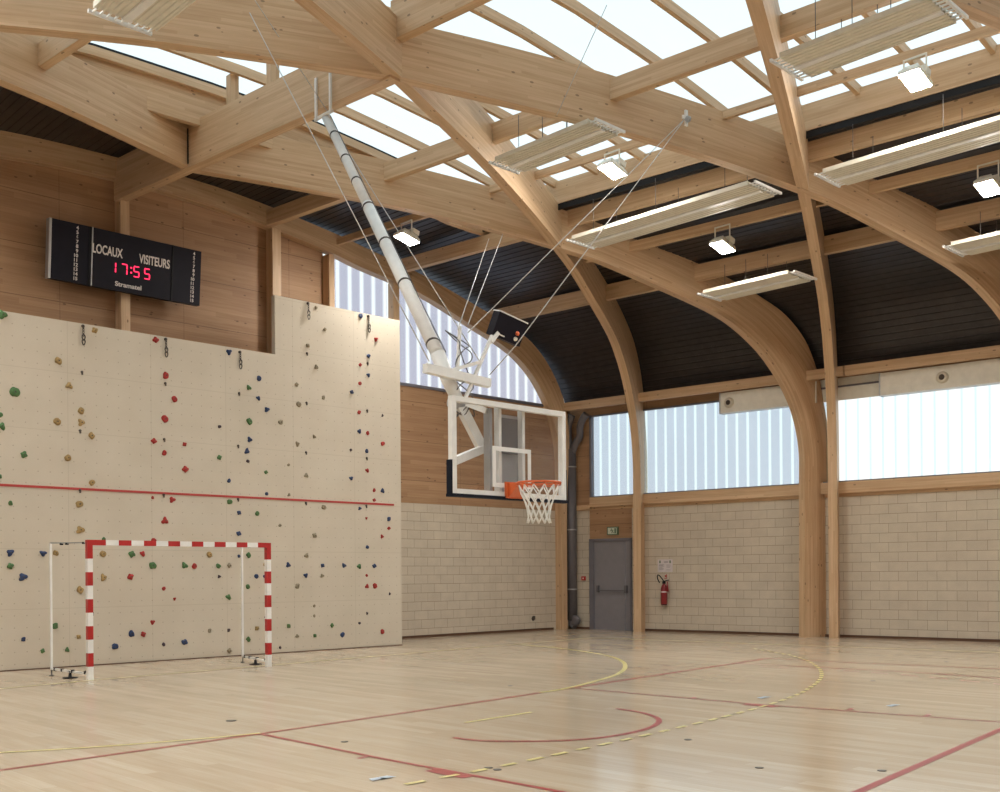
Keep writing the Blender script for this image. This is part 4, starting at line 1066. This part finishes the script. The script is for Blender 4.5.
# ---------------------------------------------------------------- radiant heater panels
def heater(label, xa, xb, y0, y1, z, ztop, two=True, slots=True):
    """long panel along Y, corrugated underside, end headers with open slots, wire hangers"""
    s0 = S((y0 + y1) / 2); xa += s0; xb += s0
    cx_ = (xa + xb) / 2; w = xb - xa
    t = thing('radiant_heater', label, 'heater', (cx_, (y0 + y1) / 2, z), 'ceiling radiant heater panels')
    prof = []
    n = 10
    for k in range(n + 1):
        u = -w / 2 + w * k / n
        prof.append((u, 0.0)); 
        if k < n: prof += [(u + w / n * 0.25, 0.0), (u + w / n * 0.4, -0.014), (u + w / n * 0.6, -0.014), (u + w / n * 0.75, 0.0)]
    m = MB()
    P = [(cx_ + u, z + h) for u, h in prof]
    for a, b in zip(P, P[1:]): m.face([(a[0], y0, a[1]), (b[0], y0, b[1]), (b[0], y1, b[1]), (a[0], y1, a[1])], [(0, 0)] * 4)
    m.box(cx_ - w / 2 - 0.01, cx_ + w / 2 + 0.01, y0, y1, z + 0.03, z + 0.05)
    m.box(cx_ - w / 2 - 0.02, cx_ - w / 2, y0, y1, z - 0.01, z + 0.06); m.box(cx_ + w / 2, cx_ + w / 2 + 0.02, y0, y1, z - 0.01, z + 0.06)
    part('panel', m, 'heater', t)
    part('centre_strip', MB().box(cx_ - 0.05, cx_ + 0.05, y0, y1, z - 0.03, z - 0.012), 'white_paint', t)
    for ye, s_ in ((y0, 1), (y1, -1)):
        part('end_header', MB().box(cx_ - w / 2 - 0.02, cx_ + w / 2 + 0.02, ye + s_ * 0.12, ye + s_ * 0.155, z - 0.012, z + 0.03), 'white_paint', t)
        for k in range(9):
            xk = cx_ - w / 2 + 0.03 + (w - 0.06) * k / 8
            part('pipe_stub', MB().bar((xk, ye, z + 0.01), (xk, ye + s_ * 0.13, z + 0.01), 0.018, 0.02), 'white_paint', t)
    for ye in (y0 - 0.5, (y0 + y1) / 2, y1 + 0.5):
        for xx in (xa + 0.05, xb - 0.05):
            mm = MB().tube([(xx, ye, z + 0.05), (xx, ye, ztop - 0.02)], 0.006, 5)
            part('hanger_wire', mm, 'cable_dark', t)
    return t
heater('long cream heater panel hanging just above the floodlight right of picture centre', -7.86, -7.06, -5.92, -9.92, 8.1, 8.78)
heater('cream heater panel under the roof light, beside the brightest central floodlight', -11.0, -10.32, -7.0, -9.08, 8.5, 9.15)
heater('broad ribbed cream heater panel at the top right under the roof light', -11.15, -10.35, -12.23, -14.27, 8.5, 9.15)
heater('long cream heater panel at the right edge, below the black deck slot', -7.87, -7.08, -11.06, -15.0, 8.1, 8.78)
heater('short cream heater panel in front of the broad rib, below a floodlight', -4.63, -3.8, -6.75, -8.77, 7.45, 7.97)
heater('small cream heater panel cut by the right picture edge', -4.5, -3.66, -11.75, -14.0, 7.45, 7.97)
heater('ribbed cream heater panel at the top left edge of the picture', -18.48, -17.75, -8.05, -11.0, 8.0, 9.0)

# ---------------------------------------------------------------- floodlights
def flood(label, x, y, z, ztop):
    t = thing('floodlight', label, 'floodlight', (x, y, z), 'hall floodlights')
    fr = Matrix.Translation((x, y, z)) @ Matrix.Rotation(math.radians(14), 4, 'Y')
    w, d = 0.235, 0.16
    m = MB()
    top = [(-w * 0.7, -d * 0.6, 0.16), (w * 0.7, -d * 0.6, 0.16), (w * 0.7, d * 0.6, 0.16), (-w * 0.7, d * 0.6, 0.16)]
    bot = [(-w, -d, 0.0), (w, -d, 0.0), (w, d, 0.0), (-w, d, 0.0)]
    mid = [(-w, -d, 0.06), (w, -d, 0.06), (w, d, 0.06), (-w, d, 0.06)]
    for A_, B2 in ((bot, mid), (mid, top)):
        for k in range(4):
            k2 = (k + 1) % 4
            m.face([fr @ Vector(A_[k]), fr @ Vector(A_[k2]), fr @ Vector(B2[k2]), fr @ Vector(B2[k])], [(0, 0)] * 4)
    m.face([fr @ Vector(p) for p in top], [(0, 0)] * 4)
    part('housing', m, 'duct_white', t)
    m = MB(); m.face([fr @ Vector((-w * 0.9, -d * 0.88, -0.005)), fr @ Vector((w * 0.9, -d * 0.88, -0.005)), fr @ Vector((w * 0.9, d * 0.88, -0.005)), fr @ Vector((-w * 0.9, d * 0.88, -0.005))], [(0, 0)] * 4)
    for k in range(4):
        pass
    # slightly bowed diffuser standing proud of the housing
    q = [(-w * 0.9, -d * 0.88), (w * 0.9, -d * 0.88), (w * 0.9, d * 0.88), (-w * 0.9, d * 0.88)]
    m = MB()
    lo = [fr @ Vector((a * 0.97, b * 0.97, -0.012)) for a, b in q]; hi = [fr @ Vector((a, b, 0.0)) for a, b in q]
    for k in range(4): m.face([hi[k], hi[(k + 1) % 4], lo[(k + 1) % 4], lo[k]], [(0, 0)] * 4)
    m.face(lo, [(0, 0)] * 4); m.face(list(reversed(hi)), [(0, 0)] * 4)
    part('lit_diffuser', m, 'lamp', t)
    part('ballast_box', MB().box(w * 0.1, w * 0.85, -0.13, 0.13, 0.15, 0.25, frame=fr), 'duct_white', t)
    m = MB()
    for yy in (y - d - 0.012, y + d + 0.012): m.bar((x, yy, z + 0.04), (x, yy, ztop), 0.02, 0.02)
    m.bar((x, y - d - 0.02, ztop - 0.01), (x, y + d + 0.02, ztop - 0.01), 0.03, 0.02)
    part('bracket', m, 'duct_white', t)
    return t
flood('lit floodlight just right of picture centre under the roof light', -7.99, -7.49, 8.82, 9.18)
flood('lit floodlight under the dark deck, between the two right-hand heater panels', -5.0, -7.83, 7.98, 8.42)
flood('lit floodlight near the end wall, directly behind the white hoop pole', -8.72, -2.5, 8.58, 8.96)
flood('lit floodlight at the top right beneath the roof light', -7.45, -12.88, 8.82, 9.18)
flood('lit floodlight under the dark deck at the right picture edge', -4.45, -12.77, 7.98, 8.42)
for k, (x, y, z) in enumerate([(-19.4, -7.46, 8.85), (-22.4, -7.85, 8.0), (-18.6, -2.55, 8.6), (-19.4, -12.9, 8.85), (-22.4, -12.9, 8.0), (-7.96, -18.3, 8.85), (-5.0, -18.3, 8.0), (-19.4, -18.3, 8.85), (-22.4, -18.3, 8.0), (-7.96, -23.6, 8.85), (-19.4, -23.6, 8.85)]):  # unseen lamps, added beyond the visible rows to light the hall
    flood('lit floodlight added outside the picture, %s of the row on the far side' % ORD[k], x, y, z, z + 0.3)

# ---------------------------------------------------------------- emergency door and things on the right wall
dr = MB()
wbox(dr, -0.66, -0.80, 0, 2.47, -0.08, 0.04); wbox(dr, -1.96, -2.01, 0, 2.47, -0.08, 0.04); wbox(dr, -0.66, -2.01, 2.40, 2.47, -0.08, 0.04)
door = structure(dr.build('door_1', 'door_frame'))
def dpart(name, boxes, mat, **k):
    m = MB()
    for b in boxes: wbox(m, *b)
    o = m.build(name, mat, **k); o.parent = door; return o
leaf = dpart('door_leaf', [(-0.80, -1.78, 0.0, 2.40, -0.05, 0.0), (-1.80, -1.96, 0.0, 2.40, -0.05, 0.0)], 'door')
dpart('panic_bar', [(-0.92, -1.86, 1.05, 1.075, 0.06, 0.085), (-0.92, -0.97, 1.02, 1.2, 0.0, 0.08), (-1.80, -1.87, 1.0, 1.2, 0.0, 0.08)], 'pipe')
def wthing(name, label, cat, y, z, group=None):
    p = WP(y, z, 0.0); return thing(name, label, cat, tuple(p), group)
def wpart(root, name, boxes, mat, **k):
    m = MB()
    for b in boxes: wbox(m, *b)
    return part(name, m, mat, root, **k)
s = wthing('exit_sign', 'small green emergency exit sign above the grey door', 'sign', -1.42, 2.66)
wpart(s, 'case', [(-1.26, -1.60, 2.56, 2.78, 0.0, 0.06)], 'green')
wpart(s, 'face', [(-1.29, -1.57, 2.585, 2.755, 0.06, 0.063)], 'sign')
def wtube(root, name, pts, r, mat, n=6):
    return part(name, MB().tube([WP(y, z, o_) for y, z, o_ in pts], r, n), mat, root)
m = MB()
for a, b in (((-1.41, 2.70), (-1.44, 2.655)), ((-1.44, 2.655), (-1.41, 2.61)), ((-1.44, 2.655), (-1.48, 2.62)), ((-1.41, 2.70), (-1.37, 2.67)), ((-1.42, 2.695), (-1.47, 2.68))):
    m.tube([WP(a[0], a[1], 0.066), WP(b[0], b[1], 0.066)], 0.009, 5)
m.lathe(WP(-1.405, 2.725, 0.062), WN, [(0, 0.014), (0.006, 0.012)], 8)
m.box(SW(-1.50), SW(-1.55), -0.062, -0.067, 2.60, 2.74, 0, WF)
part('running_figure', m, 'green', s)
s = wthing('fire_alarm', 'small red fire alarm call point on the blocks left of the door', 'alarm', -0.46, 1.40)
wpart(s, 'case', [(-0.40, -0.52, 1.34, 1.45, 0.0, 0.04)], 'red_paint')
wpart(s, 'button_plate', [(-0.44, -0.48, 1.375, 1.415, 0.04, 0.044)], 'letter')
s = wthing('safety_notice', 'white safety notice above the fire extinguisher', 'notice', -3.0, 1.71)
wpart(s, 'sheet', [(-2.79, -3.23, 1.55, 1.88, 0.0, 0.008)], 'paper')
wpart(s, 'printed_text', [(-2.98, -3.10, 1.80, 1.82, 0.008, 0.010)] + [(-2.83, -2.83 - w_, z_, z_ + 0.008, 0.008, 0.010) for z_, w_ in ((1.74, 0.15), (1.72, 0.12), (1.70, 0.16), (1.67, 0.1), (1.64, 0.14), (1.61, 0.13))] + [(-3.05, -3.05 - w_, z_, z_ + 0.008, 0.008, 0.010) for z_, w_ in ((1.73, 0.12), (1.70, 0.13), (1.67, 0.1), (1.60, 0.12))], 'ink')
wpart(s, 'pictogram', [(-2.84, -2.88, 1.78, 1.85, 0.008, 0.010), (-3.14, -3.18, 1.78, 1.85, 0.008, 0.010)], 'green')
s = wthing('extinguisher_sign', 'tiny red marker between the notice and the extinguisher', 'sign', -3.0, 1.46)
wpart(s, 'marker', [(-3.0, -3.03, 1.42, 1.47, 0.0, 0.006), (-3.04, -3.06, 1.40, 1.49, 0.0, 0.006), (-2.98, -3.06, 1.37, 1.385, 0.0, 0.006)], 'red_paint')
c_ = WP(-3.04, 0, 0.12)
ex = thing('fire_extinguisher', 'red fire extinguisher with black hose on the block wall', 'fire extinguisher', (c_.x, c_.y, 0.70))
cyl_ = part('cylinder', MB().lathe((c_.x, c_.y, 0.70), (0, 0, 1), [(0, 0.06), (0.02, 0.085), (0.42, 0.085), (0.50, 0.06), (0.53, 0.03), (0.57, 0.03)], 20), 'extinguisher_red', ex)
part('label_band', MB().lathe((c_.x, c_.y, 1.02), (0, 0, 1), [(0, 0.0865), (0.03, 0.0865)], 20), 'paper', cyl_)
part('foot_ring', MB().lathe((c_.x, c_.y, 0.69), (0, 0, 1), [(0, 0.075), (0.03, 0.08)], 16), 'black', cyl_)
valve_ = part('valve', MB().box(c_.x - 0.03, c_.x + 0.03, c_.y - 0.03, c_.y + 0.03, 1.25, 1.31), 'black', ex)
part('handle', MB().bar(Vector((c_.x, c_.y, 1.31)) , Vector((c_.x, c_.y, 1.34)) + WT * 0.14, 0.025, 0.02), 'black', valve_)
hz = [Vector((c_.x, c_.y, 1.30)), Vector((c_.x, c_.y, 1.38)) - WT * 0.06, Vector((c_.x, c_.y, 1.46)) - WT * 0.14, Vector((c_.x, c_.y, 1.47)) - WT * 0.19, Vector((c_.x, c_.y, 1.38)) - WT * 0.19, Vector((c_.x, c_.y, 1.27)) - WT * 0.13]
part('hose', MB().tube(catmull([tuple(p) for p in hz], 4), 0.014, 6), 'black', ex)
part('horn', MB().lathe(Vector((c_.x, c_.y, 1.30)) + WT * 0.10, Vector((0, 0, -1)), [(0, 0.015), (0.1, 0.02), (0.26, 0.035)], 10), 'extinguisher_red', ex)
part('wall_bracket', MB().bar(WP(-3.04, 1.18, 0.0), WP(-3.04, 1.18, 0.10), 0.05, 0.03), 'steel', ex)
# socket on the end wall
s = thing('wall_socket', 'small dark socket low on the block end wall', 'socket', (-2.4, 0, 0.33))
part('plate', MB().lathe((-2.4, 0, 0.33), (0, -1, 0), [(0, 0.06), (0.02, 0.055), (0.03, 0.04)], 14), 'socket', s)
part('cover', MB().box(-2.44, -2.36, -0.045, -0.02, 0.30, 0.40), 'socket', s)

# rainwater pipe with two branches
pp = thing('downpipe', 'dark grey downpipe in the corner with forked top', 'pipe', tuple(WP(-0.36, 0, 0.14)))
bx = lambda y, z, o_=0.16: tuple(WP(y + 0.19, z, o_))
part('main_pipe', MB().tube([bx(-0.36, 0.25), bx(-0.36, 4.95)], 0.14, 16), 'pipe', pp)
part('left_branch', MB().tube(catmull([bx(-0.34, 4.85), bx(-0.28, 5.2), bx(-0.27, 5.55), bx(-0.33, 5.75), bx(-0.40, 5.9)], 4), 0.10, 12), 'pipe', pp)
part('right_branch', MB().tube(catmull([bx(-0.38, 4.8), bx(-0.50, 5.08), bx(-0.65, 5.28), bx(-0.67, 5.55), bx(-0.76, 5.75), bx(-0.88, 5.88)], 4), 0.10, 12), 'pipe', pp)
for z_ in (1.08, 2.72, 4.45):
    part('pipe_clamp', MB().lathe(bx(-0.36, z_), (0, 0, 1), [(0, 0.15), (0.035, 0.15)], 16), 'steel', pp)
part('base_elbow', MB().tube([bx(-0.36, 0.45), bx(-0.36, 0.14), bx(-0.46, 0.10, 0.16)], 0.12, 12), 'pipe', pp)
part('access_cap', MB().lathe(bx(-0.50, 0.24, 0.12), tuple(WN), [(0, 0.12), (0.10, 0.15), (0.14, 0.15), (0.16, 0.06)], 16), 'pipe', pp)

# air ducts over the right windows
def duct(label, y0, y1, ny):
    s = wthing('air_duct', label, 'duct', (y0 + y1) / 2, 5.74, 'air ducts over the side windows')
    wpart(s, 'casing', [(y0, y1, 5.47, 5.97, 0.0, 0.25)], 'duct_white')
    for y in ny:
        m = MB()
        m.lathe(WP(y, 5.71, 0.25), WN, [(0, 0.13), (0.03, 0.13), (0.05, 0.10), (0.07, 0.10)], 18)
        o = part('nozzle', m, 'cream', s)
        part('nozzle_core', MB().lathe(WP(y, 5.71, 0.315), WN, [(0, 0.065), (0.03, 0.05), (0.04, 0.02)], 14), 'socket', o)
    m = MB(); wbox(m, y0, y0 - 0.03, 5.46, 5.98, 0.0, 0.26)
    part('end_seam', m, 'steel', s)
duct('white air duct with round nozzle, left of the thick right column', -4.72, -7.2, [-4.99])
duct('white air duct with round nozzle, right of the paired columns', -8.66, -15.0, [-10.03])
# column shoes: bolts
for x_, y_, n_, lab in ((-1.0, -7.5, 3, 'bolts'),):
    for k in range(3):
        pass
